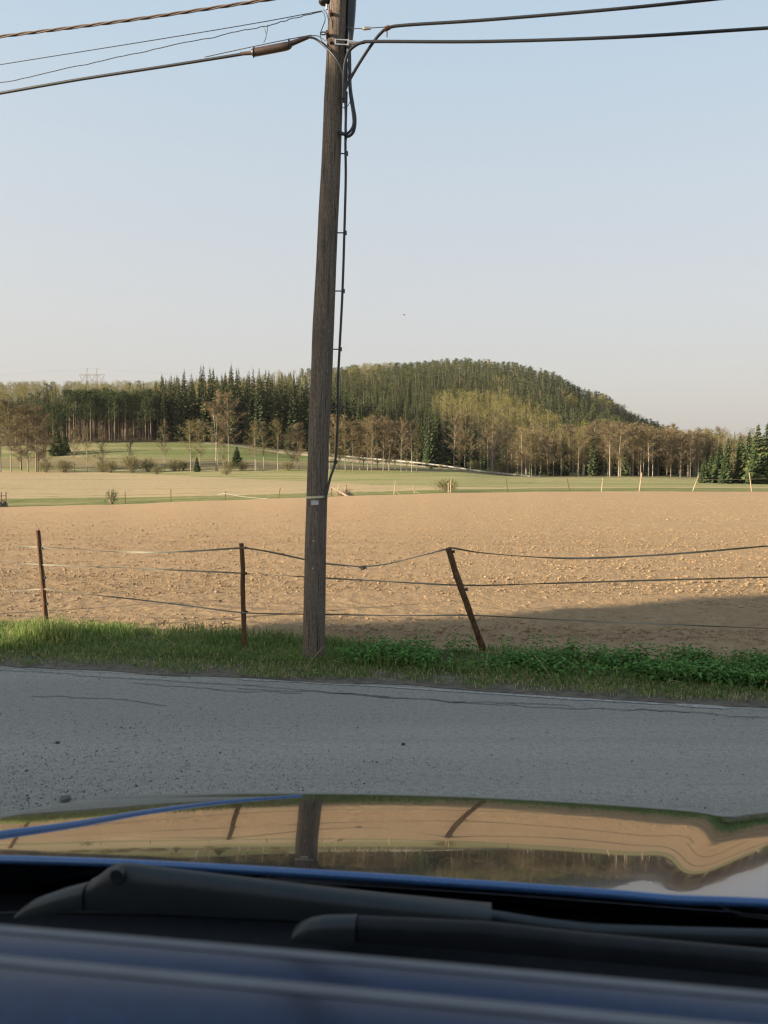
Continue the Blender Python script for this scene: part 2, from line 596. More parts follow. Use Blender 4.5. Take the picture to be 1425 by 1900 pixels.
# dirt shoulder
mb = MB()
xs = np.linspace(-40, 40, 700)
jit = 0.05 * fbm(xs * 2.2, xs * 0 + 3.1)
rows = []
for k, tt in enumerate((0, 0.35, 0.7, 1.0)):
    y = ey(ROAD_E, xs) + (-0.07 + jit if k == 0 else 0) + tt * (ey(GRASS_E, xs) + 0.12 - ey(ROAD_E, xs))
    z = (0.004, 0.014, 0.02, 0.022)[k] + 0.004 * fbm(xs * 6, xs * 0 + k)
    if k == 0:
        z = np.full_like(xs, 0.004)
    rows.append(np.stack([xs, y, z], -1))
mb.grid(rows)
mb.build('shoulder', M['dirt'])['kind'] = 'structure'
# ground under the verge plants
mb = MB()
rows = []
for k, tt in enumerate(np.linspace(0, 1, 5)):
    y = ey(GRASS_E, xs) + 0.1 + tt * (ey(FIELD_E, xs) + 0.1 - ey(GRASS_E, xs))
    rows.append(np.stack([xs, y, 0.02 + 0.02 * math.sin(tt * math.pi) + 0.01 * fbm(xs * 3, xs * 0 + k)], -1))
mb.grid(rows)
t = NT('verge_earth')
v = t.coord('Object')
t.pbr(t.ramp(t.noise(v, 9, 5), [(0.3, (0.05, 0.06, 0.025)), (0.7, (0.11, 0.10, 0.05))]), 0.95, spec=0.05)
mb.build('verge', t.m)['kind'] = 'structure'

# ploughed field: real displacement near, following the terrain
pxs = np.concatenate([np.linspace(-2600, -40, 60), np.linspace(-30, 1460, 480), np.linspace(1470, 4000, 60)])
tt = np.concatenate([[0], np.cumsum(1.010 ** np.arange(430))])
tt /= tt[-1]
a = (pxs - 712.5) / FOC
# near end of each column: where the bearing meets FIELD_E
near = np.zeros(len(a))
for i, ai in enumerate(a):
    yy = 7.0
    for _ in range(30):
        yy = float(ey(FIELD_E, ai * yy))
    near[i] = yy
far = 50.0 + 1.2 * fbm(pxs * 0.004, pxs * 0 + 1.0) + 0.3 * fbm(pxs * 0.03, pxs * 0 + 1.0)
D = near[None, :] + (far - near)[None, :] * tt[:, None]
X = a[None, :] * D
Z = ground_z(X, D)
amp = np.clip(1.15 - D / 60, 0.25, 1)
Z = Z + amp * (0.006 * fbm(X * 2.3, D * 2.3, 3) + 0.006 * fbm(X * 9, D * 9, 2)) + 0.012 * fbm(X * 0.12, D * 1.6, 2)
Z[0] = 0.02
mb = MB()
mb.grid(np.stack([X, D, Z], -1))
FIELD_DZ = 0.0
tag(mb.build('plowed_field', M['soil'], smooth=True), 'bare brown harrowed field behind the fence', 'field', kind='structure')


def belt(name, d0, d1, mat, n=24, x0=-2400, x1=3900, lift=0.0, wob=0.0):
    cols = np.concatenate([np.linspace(x0, -40, 30), np.linspace(-30, 1460, 220), np.linspace(1470, x1, 30)])
    f0 = np.interp(cols, *d0) if isinstance(d0, tuple) else d0(cols)
    f1 = np.interp(cols, *d1) if isinstance(d1, tuple) else d1(cols)
    t_ = np.linspace(0, 1, n)
    Dd = f0[None, :] + (f1 - f0)[None, :] * t_[:, None]
    Xx = (cols - 712.5)[None, :] / FOC * Dd
    Zz = ground_z(Xx, Dd) + lift
    if wob:
        Zz = Zz + wob * fbm(Xx * 0.05, Dd * 0.09, 3)
    m_ = MB()
    m_.grid(np.stack([Xx, Dd, Zz], -1))
    o = m_.build(name, M[mat], smooth=True)
    o['kind'] = 'structure'
    return o


def wob(base, k, s=0.02):
    bx, by = base
    return lambda c: np.interp(c, bx, by) + k * fbm(c * s, c * 0 + 7.7, 3)


def d_at_y(px, y, lo=48.0, hi=320.0):
    """distance at which the ground in bearing px appears at picture height y"""
    ds = np.linspace(lo, hi, 500)
    z = ground_z((px - 712.5) / FOC * ds, ds)
    zz = np.array([at_d(px, y, d)[2] for d in ds])
    k = np.argmax(z >= zz)
    return ds[k] if z[k] >= zz[k] else hi


def border(pts, k=0.0):
    xs_ = [p[0] for p in pts]
    ds_ = [d_at_y(p[0], p[1]) for p in pts]
    xs_ = [-2600] + xs_ + [4000]
    ds_ = [ds_[0]] + ds_ + [ds_[-1]]
    return wob((xs_, ds_), k)


E1 = lambda c: np.interp(c, pxs, far)
E2 = border([(0, 925), (200, 923), (400, 920), (570, 915), (700, 912), (850, 908), (1000, 906), (1200, 905), (1425, 906)], 0.8)
E3 = border([(0, 873), (200, 876), (400, 886), (570, 893), (700, 900), (850, 904), (1000, 904), (1200, 904), (1425, 904)], 1.5)
E4 = border([(0, 868), (200, 869), (400, 869), (570, 870), (700, 872), (850, 876), (1000, 886), (1100, 886.5), (1200, 886.5), (1425, 893)], 2.0)
E5 = border([(0, 850), (130, 848), (250, 850), (400, 852), (570, 858), (700, 866), (850, 872), (1000, 884), (1200, 884.5), (1425, 890)], 2.0)
E6 = border([(-100, 832), (130, 822), (250, 820), (400, 823), (470, 828), (570, 838), (700, 851), (850, 860), (1000, 876), (1200, 879), (1425, 886)], 1.0)


def mx(f, g, gap):
    return lambda c: np.maximum(g(c), f(c) + gap)


E2 = mx(E1, E2, 3.0)
E3 = mx(E2, E3, 1.0)
E4 = mx(E3, E4, 4.0)
E5 = mx(E4, E5, 4.0)
E6 = mx(E5, E6, 4.0)
belt('headland', E1, E2, 'strip', 10)
belt('stubble_field', E2, E3, 'stubble', 40)
belt('pasture', E3, E4, 'pasture', 40)
belt('ditch_bank', E4, E5, 'brushy', 14, wob=0.15)
belt('meadow', E5, E6, 'meadow', 24)
belt('hill', E6, lambda c: c * 0 + 900.0, 'floor', 90, wob=0.5)
# open ground that carries on all round, under everything
mb = MB()
ang = np.linspace(0, 2 * math.pi, 97)
rad = np.concatenate([[0.01], np.geomspace(3, 1000, 40)])
GX = rad[:, None] * np.sin(ang)[None, :]
GY = rad[:, None] * np.cos(ang)[None, :]
w = np.clip((1.35 - np.abs(np.where(ang > math.pi, ang - 2 * math.pi, ang))) / 0.35, 0, 1)
GZ = ground_z(GX, np.maximum(GY, 7)) * w[None, :]
GZ = np.where(rad[:, None] < 9, 0, GZ) - 0.25 - np.clip(rad / 100, 0, 4)[:, None]
mb.grid(np.stack([GX, GY, GZ], -1), flip=True)
mb.build('ground', M['base'], smooth=True)['kind'] = 'structure'

# ------------------------------------------------------------------ soil clods, stones, grit
t_ = (1 + 5 ** 0.5) / 2
ICO_V = np.array([(-1, t_, 0), (1, t_, 0), (-1, -t_, 0), (1, -t_, 0), (0, -1, t_), (0, 1, t_), (0, -1, -t_), (0, 1, -t_), (t_, 0, -1), (t_, 0, 1), (-t_, 0, -1), (-t_, 0, 1)])
ICO_V /= np.linalg.norm(ICO_V[0])
ICO_F = np.array([(0, 11, 5), (0, 5, 1), (0, 1, 7), (0, 7, 10), (0, 10, 11), (1, 5, 9), (5, 11, 4), (11, 10, 2), (10, 7, 6), (7, 1, 8), (3, 9, 4), (3, 4, 2), (3, 2, 6), (3, 6, 8), (3, 8, 9), (4, 9, 5), (2, 4, 11), (6, 2, 10), (8, 6, 7), (9, 8, 1)])


def lumps(mb, P, S, flat=0.65):
    n = len(P)
    V = ICO_V[None] * (1 + 0.28 * rng.uniform(-1, 1, (n, 12, 1)))
    sc = np.stack([rng.uniform(0.7, 1.35, n), rng.uniform(0.7, 1.35, n), flat * rng.uniform(0.7, 1.2, n)], -1)
    V = V * sc[:, None, :]
    an = rng.uniform(0, 6.28, n)
    c, s = np.cos(an)[:, None], np.sin(an)[:, None]
    V = np.stack([V[..., 0] * c - V[..., 1] * s, V[..., 0] * s + V[..., 1] * c, V[..., 2]], -1) * S[:, None, None]
    V = V + P[:, None, :]
    F = (ICO_F[None] + (np.arange(n) * 12)[:, None, None]).reshape(-1, 3)
    mb.add(V.reshape(-1, 3), F, 0, np.repeat(rng.uniform(0, 1, n), 12))


def field_points(n, d0, d1, pw=1.0, x0=-120, x1=1545):
    u = rng.uniform(0, 1, n)
    d = d0 * (d1 / d0) ** (u ** pw)
    px = rng.uniform(x0, x1, n)
    Xp = (px - 712.5) / FOC * d
    ok = d > ey(FIELD_E, Xp) + 0.05
    return Xp[ok], d[ok]


mb = MB()
Xp, Dp = field_points(70000, 6.2, 40, 1.0)
S = np.exp(rng.normal(math.log(0.0075), 0.55, len(Xp))) * np.clip(Dp / 11, 0.85, 1.15)
S = np.clip(S, 0.0035, 0.026)
lumps(mb, np.stack([Xp, Dp, ground_z(Xp, Dp) + S * 0.25], -1), S)
tag(mb.build('soil_clods', M['soil']), 'crumbled dry soil clods covering the harrowed field', 'soil clods', kind='stuff')
mb = MB()
Xp, Dp = field_points(130, 6.6, 48, 1.0)
S = np.exp(rng.normal(math.log(0.010), 0.4, len(Xp))) * np.clip(Dp / 9, 0.9, 1.8)
lumps(mb, np.stack([Xp, Dp, ground_z(Xp, Dp) + S * 0.3 + 0.01], -1), S)
tag(mb.build('field_gravel', M['stone']), 'small pale stones strewn over the harrowed field', 'gravel', kind='stuff')
stone_px = [(178, 1054, 11), (60, 1108, 9), (395, 972, 5), (290, 967, 5), (460, 1020, 7), (513, 1020, 7), (725, 1100, 7), (840, 1072, 6), (902, 1072, 7), (945, 1075, 7),
            (1038, 1057, 7), (1110, 1023, 6), (880, 951, 4), (1265, 1098, 8), (1335, 1098, 9), (1155, 1103, 8), (1223, 1155, 10), (1330, 1152, 9), (1380, 1128, 10), (250, 1104, 7),
            (530, 1105, 7), (805, 968, 5), (1000, 935, 4), (700, 935, 4), (1240, 965, 5), (130, 1095, 7), (350, 1070, 6), (610, 1165, 8)]
smesh = []
for k in range(4):
    m_ = MB()
    lumps(m_, np.zeros((1, 3)), np.array([0.5]), 0.8)
    smesh.append(m_.mesh('field_stone', M['stone']))
for k, (x, y, s) in enumerate(stone_px):
    d = d_at_y(x, y, 6.0, 50.0)
    X_ = (x - 712.5) / FOC * d
    w_ = s / FOC * d
    o = put('field_stone', smesh[k % 4], None, (X_, d, float(ground_z(X_, d)) + w_ * 0.2), random.uniform(0, 6), (w_, w_, w_ * 0.8))
    tag(o, 'pale rounded stone lying on the bare brown field', 'stone', 'loose stones on the bare field')
# grit on the road
mb = MB()
n = 15000
px = rng.uniform(-60, 1480, n)
py = 1235 + 270 * rng.uniform(0, 1, n) ** 0.9
P = np.array([at_z(a_, b_, 0.003) for a_, b_ in zip(px, py)])
keep = (P[:, 1] < ey(ROAD_E, P[:, 0]) - 0.02)
left = np.clip((900 - px) / 900, 0.12, 1) * np.clip((py - 1260) / 160, 0.15, 1)
edge = (ey(ROAD_E, P[:, 0]) - P[:, 1]) < 0.35
keep &= (rng.uniform(0, 1, n) < left) | (edge & (rng.uniform(0, 1, n) < 0.6))
P = P[keep]
S = np.clip(np.exp(rng.normal(math.log(0.0021), 0.36, len(P))), 0.001, 0.0065)
lumps(mb, P, S)
tag(mb.build('road_gravel', M['grit']), 'dark loose grit scattered over the asphalt road', 'gravel', kind='stuff')
for (x, y, s, mat, lab) in ((122, 1486, 17, 'greystone', 'grey brown stone on the asphalt just beyond the left end of the bonnet'),
                            (748, 1382, 8, 'grit', 'small dark pebble alone on the asphalt below the power pole'),
                            (107, 1379, 6, 'grit', 'small dark pebble on the asphalt at left, far from the car')):
    p = at_z(x, y, 0)
    w_ = s / FOC * np.linalg.norm(p)
    m_ = MB()
    lumps(m_, np.zeros((1, 3)), np.array([0.5]), 0.75)
    o = m_.build('stone', M[mat])
    o.location = (p[0], p[1], w_ * 0.25)
    o.scale = (w_, w_, w_)
    tag(o, lab, 'stone')

# faded edge line and cracks in the asphalt
mb = MB()
xs = np.linspace(-12, 12, 500)
yy = ey(ROAD_E, xs) - 0.10
wd = 0.020 + 0.014 * fbm(xs * 3, xs * 0)
wd = np.where(fbm(xs * 1.4, xs * 0 + 9) < -0.35 + 0.25 * (xs < 1.0), 0.003, wd)
mb.grid([np.stack([xs, yy - wd, xs * 0 + 0.004], -1), np.stack([xs, yy + wd, xs * 0 + 0.004], -1)])
mb.build('edge_line', M['line'])['kind'] = 'structure'
cracks = [[(0, 1243), (90, 1247), (190, 1256), (330, 1263), (450, 1271), (600, 1283), (720, 1291)],
          [(250, 1266), (420, 1280), (560, 1286)],
          [(440, 1277), (600, 1284), (720, 1294), (860, 1303), (1010, 1311), (1180, 1316), (1300, 1323), (1425, 1331)],
          [(840, 1300), (950, 1303), (1060, 1308)], [(60, 1290), (200, 1296), (310, 1308)]]
mb = MB()
for c in cracks:
    Q = spline([at_z(x, y, 0.0045) for x, y in c], 90)
    Q[:, 1] += 0.02 * fbm(Q[:, 0] * 6, Q[:, 0] * 0 + c[0][0]) + 0.012 * fbm(Q[:, 0] * 25, Q[:, 0] * 0)
    w_ = 0.005 + 0.006 * np.clip(fbm(Q[:, 0] * 4, Q[:, 0] * 0 + 4) + 0.2, 0, 1)
    a_, b_ = Q.copy(), Q.copy()
    a_[:, 1] -= w_
    b_[:, 1] += w_
    mb.grid([a_, b_])
mb.build('road_cracks', M['crack'])['kind'] = 'structure'

# ------------------------------------------------------------------ verge plants


def blades(mb, P, L, W, lean, tone):
    """curved grass blades: 5 vertices each"""
    n = len(P)
    an = rng.uniform(0, 6.28, n)
    la = rng.uniform(0, 6.28, n)
    side = np.stack([np.cos(an), np.sin(an), an * 0], -1)
    ln = np.stack([np.cos(la), np.sin(la), la * 0], -1) * (lean * rng.uniform(0.2, 1.0, n))[:, None] * L[:, None]
    up = np.array((0, 0, 1.0)) * L[:, None]
    b0 = P - side * W[:, None] * 0.5
    b1 = P + side * W[:, None] * 0.5
    mid = P + up * 0.55 + ln * 0.3
    m0 = mid - side * W[:, None] * 0.4
    m1 = mid + side * W[:, None] * 0.4
    tip = P + up * (1 - 0.42 * lean)[:, None] + ln
    V = np.stack([b0, b1, m1, m0, tip], 1).reshape(-1, 3)
    k = (np.arange(n) * 5)[:, None]
    mb.add(V, np.concatenate([k + np.array([[0, 1, 2, 3]])]), 0, np.repeat(tone, 5))
    mb.F.append((k + np.array([[3, 2, 4]])) + (mb.n - len(V)))
    mb.M.append(np.zeros(n, int))


def verge_points(n, t0=0.0, t1=1.0, x0=-7.0, x1=6.5):
    Xp = rng.uniform(x0, x1, n)
    tt_ = rng.uniform(t0, t1, n)
    yn, yf = ey(GRASS_E, Xp), ey(FIELD_E, Xp)
    Yp = yn + (yf - yn) * tt_
    return Xp, Yp, tt_


mb = MB()
# short roadside turf
Xp, Yp, tt_ = verge_points(74000, -0.26, 0.55)
keep = rng.uniform(0, 1, len(Xp)) < np.clip(0.12 + 0.9 * (tt_ + 0.24) / 0.22 + 0.55 * fbm(Xp * 3, Yp * 3), 0, 1) * np.clip(0.75 + 0.5 * fbm(Xp * 4, Yp * 4), 0.2, 1)
Xp, Yp, tt_ = Xp[keep], Yp[keep], tt_[keep]
L = rng.uniform(0.03, 0.085, len(Xp)) * (0.6 + 0.9 * np.clip(tt_ + 0.1, 0, 1))
dry = rng.uniform(0, 1, len(Xp)) < 0.34 - 0.3 * np.clip(tt_, 0, 1)
tone = np.where(dry, rng.uniform(0.78, 1.0, len(Xp)), rng.uniform(0.12, 0.62, len(Xp)) + 0.12 * fbm(Xp * 2, Yp * 2))
blades(mb, np.stack([Xp, Yp, Xp * 0 + 0.02], -1), L, rng.uniform(0.004, 0.008, len(Xp)), rng.uniform(0.5, 1.6, len(Xp)), np.clip(tone, 0, 1))
# taller grass behind; lush on the left, thinning into the nettles on the right
Xp, Yp, tt_ = verge_points(60000, 0.22, 1.02)
p_ = np.where(Xp < 0.2, 1.0, np.clip(0.5 - (Xp - 0.2) * 0.15, 0.22, 1)) * np.clip(0.8 + 0.7 * fbm(Xp * 2.2, Yp * 3), 0.15, 1)
keep = rng.uniform(0, 1, len(Xp)) < p_
Xp, Yp, tt_ = Xp[keep], Yp[keep], tt_[keep]
L = rng.uniform(0.07, 0.20, len(Xp)) * (0.85 + 0.5 * fbm(Xp * 1.8, Yp * 2.5, 2)) * (0.55 + 0.55 * tt_)
L = np.where(Xp > 0.2, L * 1.15, L * 0.95)
tone = rng.uniform(0.15, 0.70, len(Xp)) + np.where(Xp < -1.6, 0.16, 0.0) + 0.12 * fbm(Xp * 1.5, Yp * 1.5)
dry = rng.uniform(0, 1, len(Xp)) < np.where(Xp < -0.8, 0.07, 0.02)
tone = np.where(dry, rng.uniform(0.82, 1, len(Xp)), np.clip(tone, 0, 0.78))
blades(mb, np.stack([Xp, Yp, Xp * 0 + 0.03], -1), np.clip(L, 0.04, 0.34), rng.uniform(0.005, 0.010, len(Xp)), rng.uniform(0.3, 1.5, len(Xp)), tone)
# coarse tuft at the left fence post and stray grass along the field edge
Xp = rng.normal(-3.15, 0.13, 900)
Yp = rng.normal(7.15, 0.10, 900)
blades(mb, np.stack([Xp, Yp, Xp * 0 + 0.03], -1), rng.uniform(0.12, 0.32, 900), np.full(900, 0.007), rng.uniform(0.2, 0.9, 900), np.clip(rng.uniform(0.3, 0.9, 900), 0, 1))
Xp, Yp, tt_ = verge_points(4200, 1.0, 1.14)
keep = fbm(Xp * 3, Yp * 3) > 0.05
blades(mb, np.stack([Xp, Yp, Xp * 0 + 0.03], -1)[keep], rng.uniform(0.05, 0.13, keep.sum()), np.full(keep.sum(), 0.006), rng.uniform(0.2, 0.9, keep.sum()), np.clip(rng.uniform(0.2, 0.7, keep.sum()), 0, 1))
tag(mb.build('grass', M['grass']), 'green verge grass with dry blades between road and field', 'grass', kind='stuff')

# nettle bed: stems with paired pointed leaves
mb = MB()
Xp, Yp, tt_ = verge_points(4200, 0.26, 1.0, -0.35, 6.5)
keep = rng.uniform(0, 1, len(Xp)) < np.clip(0.35 + 0.5 * (Xp + 0.35), 0, 1) * np.clip(0.82 + 0.95 * fbm(Xp * 1.6, Yp * 2.5), 0.06, 1)
Xp, Yp, tt_ = Xp[keep], Yp[keep], tt_[keep]
Hn = rng.uniform(0.15, 0.235, len(Xp)) * (0.46 + 0.34 * tt_) * np.where((np.abs(Xp - 0.84) < 0.16) & (Yp < 6.5), 0.55, 1.0) * (0.95 + 0.18 * fbm(Xp * 1.4, Yp * 2))
VV, FF, TT = [], [], []
nv = 0
for x, y, h in zip(Xp, Yp, Hn):
    tilt = rng.uniform(-0.18, 0.18, 2)
    for lv in np.linspace(0.25, 1.0, max(4, int(h / 0.038))):
        base = np.array((x + tilt[0] * h * lv, y + tilt[1] * h * lv, 0.03 + h * lv))
        a0 = rng.uniform(0, 6.28)
        for s_ in (0, math.pi):
            a_ = a0 + s_ + rng.uniform(-0.3, 0.3)
            ln = rng.uniform(0.045, 0.085) * (1.1 - 0.45 * lv)
            wd = ln * rng.uniform(0.24, 0.34)
            dr = np.array((math.cos(a_), math.sin(a_), rng.uniform(-0.35, 0.35)))
            sd = np.array((-math.sin(a_), math.cos(a_), 0))
            q = [base + dr * ln * 0.12, base + dr * ln * 0.5 - sd * wd + (0, 0, 0.006), base + dr * ln * 0.5 - (0, 0, 0.004), base + dr * ln * 0.5 + sd * wd + (0, 0, 0.006), base + dr * ln * 1.1 - (0, 0, ln * 0.25)]
            VV += q
            FF += [(nv, nv + 1, nv + 2), (nv, nv + 2, nv + 3), (nv + 1, nv + 4, nv + 2), (nv + 2, nv + 4, nv + 3)]
            TT += [min(1, max(0, rng.uniform(0.1, 0.75) + 0.2 * lv - 0.1))] * 5
            nv += 5
mb.add(np.array(VV), np.array(FF), 0, np.array(TT))
tag(mb.build('nettle_undergrowth', M['nettle']), 'dark green bed of young nettles along the right verge', 'undergrowth', kind='stuff')
# a few long dry straws, each a thin bent stalk
mb = MB()
for (x0, y0, x1, y1) in ((560, 1255, 600, 1200), (990, 1215, 1030, 1270), (190, 1175, 235, 1225), (195, 1230, 215, 1190), (345, 1185, 365, 1210), (1200, 1250, 1175, 1225), (1240, 1262, 1290, 1280), (618, 1226, 655, 1243), (340, 1215, 300, 1180), (900, 1255, 907, 1205)):
    d_ = at_z(x1, max(y0, y1), 0)[1]
    a_, b_ = at_d(x0, y0, d_), at_d(x1, y1, d_ + 0.05)
    mb.tube(spline([a_, (a_ + b_) / 2 + (0, 0, 0.02), b_], 8), 0.0022, 4)
tag(mb.build('dry_straw', M['dryleaf']), 'loose dry straw stalks lying in the verge grass', 'straw', kind='stuff')

# ------------------------------------------------------------------ power pole
POLE_D = float(at_z(581, 1228, 0)[1])
pole = empty('utility_pole', (float(at_z(581, 1228, 0)[0]), POLE_D, 0))
tag(pole, 'weathered grey wooden power pole leaning slightly beside the road', 'utility pole')
PO = np.array(pole.location)


def pd(x, y, off=0.0):
    """picture point on the pole's plane, pole coordinates; off = towards the viewer"""
    return at_d(x, y, POLE_D - off) - PO


edges = [(1232, 560.5, 602.5), (1150, 562.5, 603.5), (1000, 566, 605.5), (925, 568.5, 607.5), (800, 572.5, 611), (700, 577, 616), (600, 580, 619.5), (500, 586, 623.5), (400, 590.5, 627.5),
         (300, 597, 632), (200, 600.5, 635.5), (100, 605.5, 640), (40, 608.5, 642), (-60, 613, 646), (-160, 618, 650)]
C_, W_ = [], []
for y, l, r_ in edges:
    a_, b_ = pd(l, y), pd(r_, y)
    C_.append((a_ + b_) / 2)
    W_.append(np.linalg.norm(b_ - a_) / 2)
C_ = np.array(C_)
C_[0][2] = -0.25
zz = np.linspace(-0.25, C_[-1][2], 240)
PX = np.interp(zz, C_[:, 2], C_[:, 0])
PXs = np.convolve(np.pad(PX, 8, mode='edge'), np.ones(17) / 17, 'valid')
PW = np.interp(zz, C_[:, 2], W_)
mb = MB()
sides = 44
ang = np.linspace(0, 2 * math.pi, sides, endpoint=False)
A_, Zg = np.meshgrid(ang, zz)
rr = PW[:, None] * (1 + 0.018 * fbm(A_ * 5.0, Zg * 1.2, 3) + 0.022 * fbm(A_ * 11, Zg * 2.0 + 30, 2))
rr[:, -1] = rr[:, 0] * 0.5 + rr[:, -2] * 0.5
G = np.stack([PXs[:, None] + rr * np.cos(A_), rr * np.sin(A_), Zg], -1)
G = np.concatenate([G, G[:, :1]], 1)
mb.grid(G)
top = np.vstack([G[-1, :-1], [[PXs[-1], 0, zz[-1] + 0.02]]])
mb.add(top, [(i, (i + 1) % sides, sides) for i in range(sides)])
mb.build('pole', M['pole'], pole, smooth=True)
# pale band and number plate
mb = MB()
bz = pd(588, 922)[2]
bx, bw = np.interp(bz, zz, PXs), np.interp(bz, zz, PW)
a2 = np.linspace(0, 2 * math.pi, 41)
mb.grid([[(bx + (bw + 0.006) * math.cos(q), (bw + 0.006) * math.sin(q), bz + s_ * 0.009 + 0.004 * math.cos(q)) for q in a2] for s_ in (-1, 1)])
mb.grid([[(bx + (bw + e) * math.cos(q), (bw + e) * math.sin(q), bz + 0.009 + 0.004 * math.cos(q)) for q in a2] for e in (0.006, -0.01)])
mb.build('band', M['yellowband'], pole, smooth=True)
mb = MB()
c_ = pd(586, 932)
rz = np.interp(c_[2], zz, PW)
mb.box((c_[0] - 0.030, -rz - 0.012, c_[2] - 0.020), (c_[0] + 0.030, -rz - 0.004, c_[2] + 0.020), 0)
mb.build('number_plate', M['plate'], pole)
for x, y in ((584, 1002), (582, 1052)):
    mb = MB()
    c_ = pd(x, y)
    rz = np.interp(c_[2], zz, PW)
    mb.tube([(c_[0], -rz - 0.006, c_[2]), (c_[0], -rz + 0.02, c_[2])], 0.006, 6)
    mb.build('nail', M['steel'], pole)

# dark cable guard running up behind the right side
mb = MB()
g0, g1 = pd(655, -60, -0.02), pd(645, 112, -0.02)
Q = np.array([pd(655, -170, -0.03), pd(651, -10, -0.03), pd(648, 60, -0.03), pd(643, 115, -0.03), pd(640, 170, -0.03)])
Wg = [0.050, 0.047, 0.038, 0.024, 0.012]
mb.tube(spline(Q, 24), np.interp(np.linspace(0, 4, 24), range(5), Wg), 10)
mb.build('cable_guard', M['cable'], pole, smooth=True)


def cab(name, pts, r_, mat='cable', off=0.0, n=60, parent=pole, offs=None):
    m_ = MB()
    P = [pd(p[0], p[1], (p[2] if len(p) > 2 else off)) for p in pts]
    m_.tube(spline(P, n), r_, 8)
    return m_.build(name, M[mat], parent, smooth=True)


cab('down_cable', [(643, 170, 0.06), (641, 255, 0.04), (641.5, 330), (639, 430), (635.5, 540), (630, 648), (627.5, 700), (627, 752), (626, 800), (622, 857), (613, 886, 0.03), (607, 912, 0.07), (603, 926, 0.09)], 0.0105, n=120)
clipb = None
for k, (y, x0, x1) in enumerate(((285, 630, 641.5), (432, 624, 639), (540, 620, 635.5), (648, 614, 630), (753, 610, 627), (857, 608, 622))):
    m_ = MB()
    a_, b_ = pd(x0, y), pd(x1 + 1.2, y)
    m_.tube([a_, b_], 0.0055, 6)
    m_.tube([b_ + (0, 0, -0.016), b_ + (0, 0, 0.016)], 0.0155, 10)
    m_.build('cable_clip', M['cable'], pole)
cab('cable_loop', [(648, 60, 0.03), (649, 110, 0.05), (650, 160, 0.05), (655, 195, 0.05), (659, 222, 0.05), (656, 244, 0.05), (646, 253, 0.06), (637, 248, 0.06), (628, 244, 0.08)], 0.0125)
cab('cable_loop', [(645, 80, 0.08), (647, 130, 0.07), (650, 175, 0.06), (655, 210, 0.06), (656, 230, 0.06), (650, 243, 0.07), (640, 249, 0.07), (630, 248, 0.09)], 0.0115)
cab('tie_wire', [(633, 197, 0.05), (638, 200, 0.07), (644, 198, 0.06), (650, 188, 0.05)], 0.003)
# stand-off, eye and strain clamp hardware
mb = MB()
a_, b_ = pd(622, 78, 0.11), pd(646, 79, 0.10)
dr = (b_ - a_) / np.linalg.norm(b_ - a_)
for s_ in (-1, 1):
    mb.bar(a_ + (0, 0, s_ * 0.018), b_ + (0, 0, s_ * 0.018), 0.012, 0.008)
mb.bar(b_ + (0, 0, -0.024), b_ + (0, 0, 0.024), 0.014, 0.010)
mb.bar(a_ + (0, 0, -0.022), a_ + (0, 0, 0.022), 0.014, 0.010)
mb.tube([b_, b_ + dr * 0.05, b_ + dr * 0.14], [0.02, 0.016, 0.006], 8)
mb.build('strain_clamp', M['steel'], pole)
mb = MB()
c0 = pd(688, 52, 0.08)
c1 = pd(672, 53, 0.08)
mb.tube([c1, c1 * 0.75 + c0 * 0.25, c0], [0.010, 0.016, 0.013], 8)
mb.build('strain_clamp', M['steel'], pole)
cab('stay_wire', [(636, 46, 0.10), (650, 52, 0.08), (672, 53, 0.08), (700, 51, 0.08), (720, 50, 0.08)], 0.0035, 'wire')
for zc in (22, 76, 60):
    mb = MB()
    c_ = pd(614 if zc != 60 else 607, zc, 0.10)
    mb.tube([c_ + (0, 0.1, 0), c_ + (0, -0.012, 0)], [0.016, 0.014], 6)
    mb.build('bolt', M['rust'], pole)
mb = MB()
c_ = pd(599.5, 62, 0.02)
q = np.linspace(0, 2 * math.pi, 17)
mb.tube([c_ + (0.022 * math.cos(k), 0, 0.011 * math.sin(k)) for k in q], 0.0055, 6, cap=False)
mb.tube([c_ + (0.02, 0, 0), c_ + (0.07, 0.02, 0)], 0.006, 6)
mb.build('eye_bolt', M['cable'], pole)
# insulator whose foot shows at the top of the frame
mb = MB()
c_ = pd(601, 8, 0.02)
prof = [(0.0, 0.0), (0.030, 0.0), (0.043, 0.014), (0.043, 0.06), (0.03, 0.075), (0.03, 0.10), (0.04, 0.11), (0.04, 0.16), (0.02, 0.18)]
a2 = np.linspace(0, 2 * math.pi, 21)
mb.grid([[(c_[0] + r_ * math.cos(k), c_[1] + r_ * math.sin(k), c_[2] + z_) for k in a2] for r_, z_ in prof])
mb.bar((c_[0], c_[1], c_[2] + 0.09), (c_[0] + 0.11, c_[1] + 0.02, c_[2] + 0.09), 0.02, 0.02)
mb.build('insulator', M['insul'], pole, smooth=True)
mb = MB()
c_ = pd(606.5, 13, 0.04)
mb.tube([c_ + (0, 0, -0.02), c_ + (0, 0, 0.02)], 0.009, 8)
mb.build('ceramic_knob', M['plate'], pole)
cab('jumper_wire', [(597, 20, 0.05), (602, 28, 0.06), (603, 38, 0.06), (598, 52, 0.06), (594.5, 62, 0.06), (596, 74, 0.06), (603, 82, 0.07), (614, 92, 0.10)], 0.0035, 'cable')
cab('jumper_wire', [(600, 18, 0.05), (606, 25, 0.06), (609, 36, 0.08), (610, 48, 0.08)], 0.0035, 'cable')
cab('stay_wire', [(575, 66, 0.04), (584, 66, 0.05), (590, 67, 0.05), (597, 71, 0.06), (609, 78, 0.09), (622, 78, 0.11)], 0.0035, 'wire')
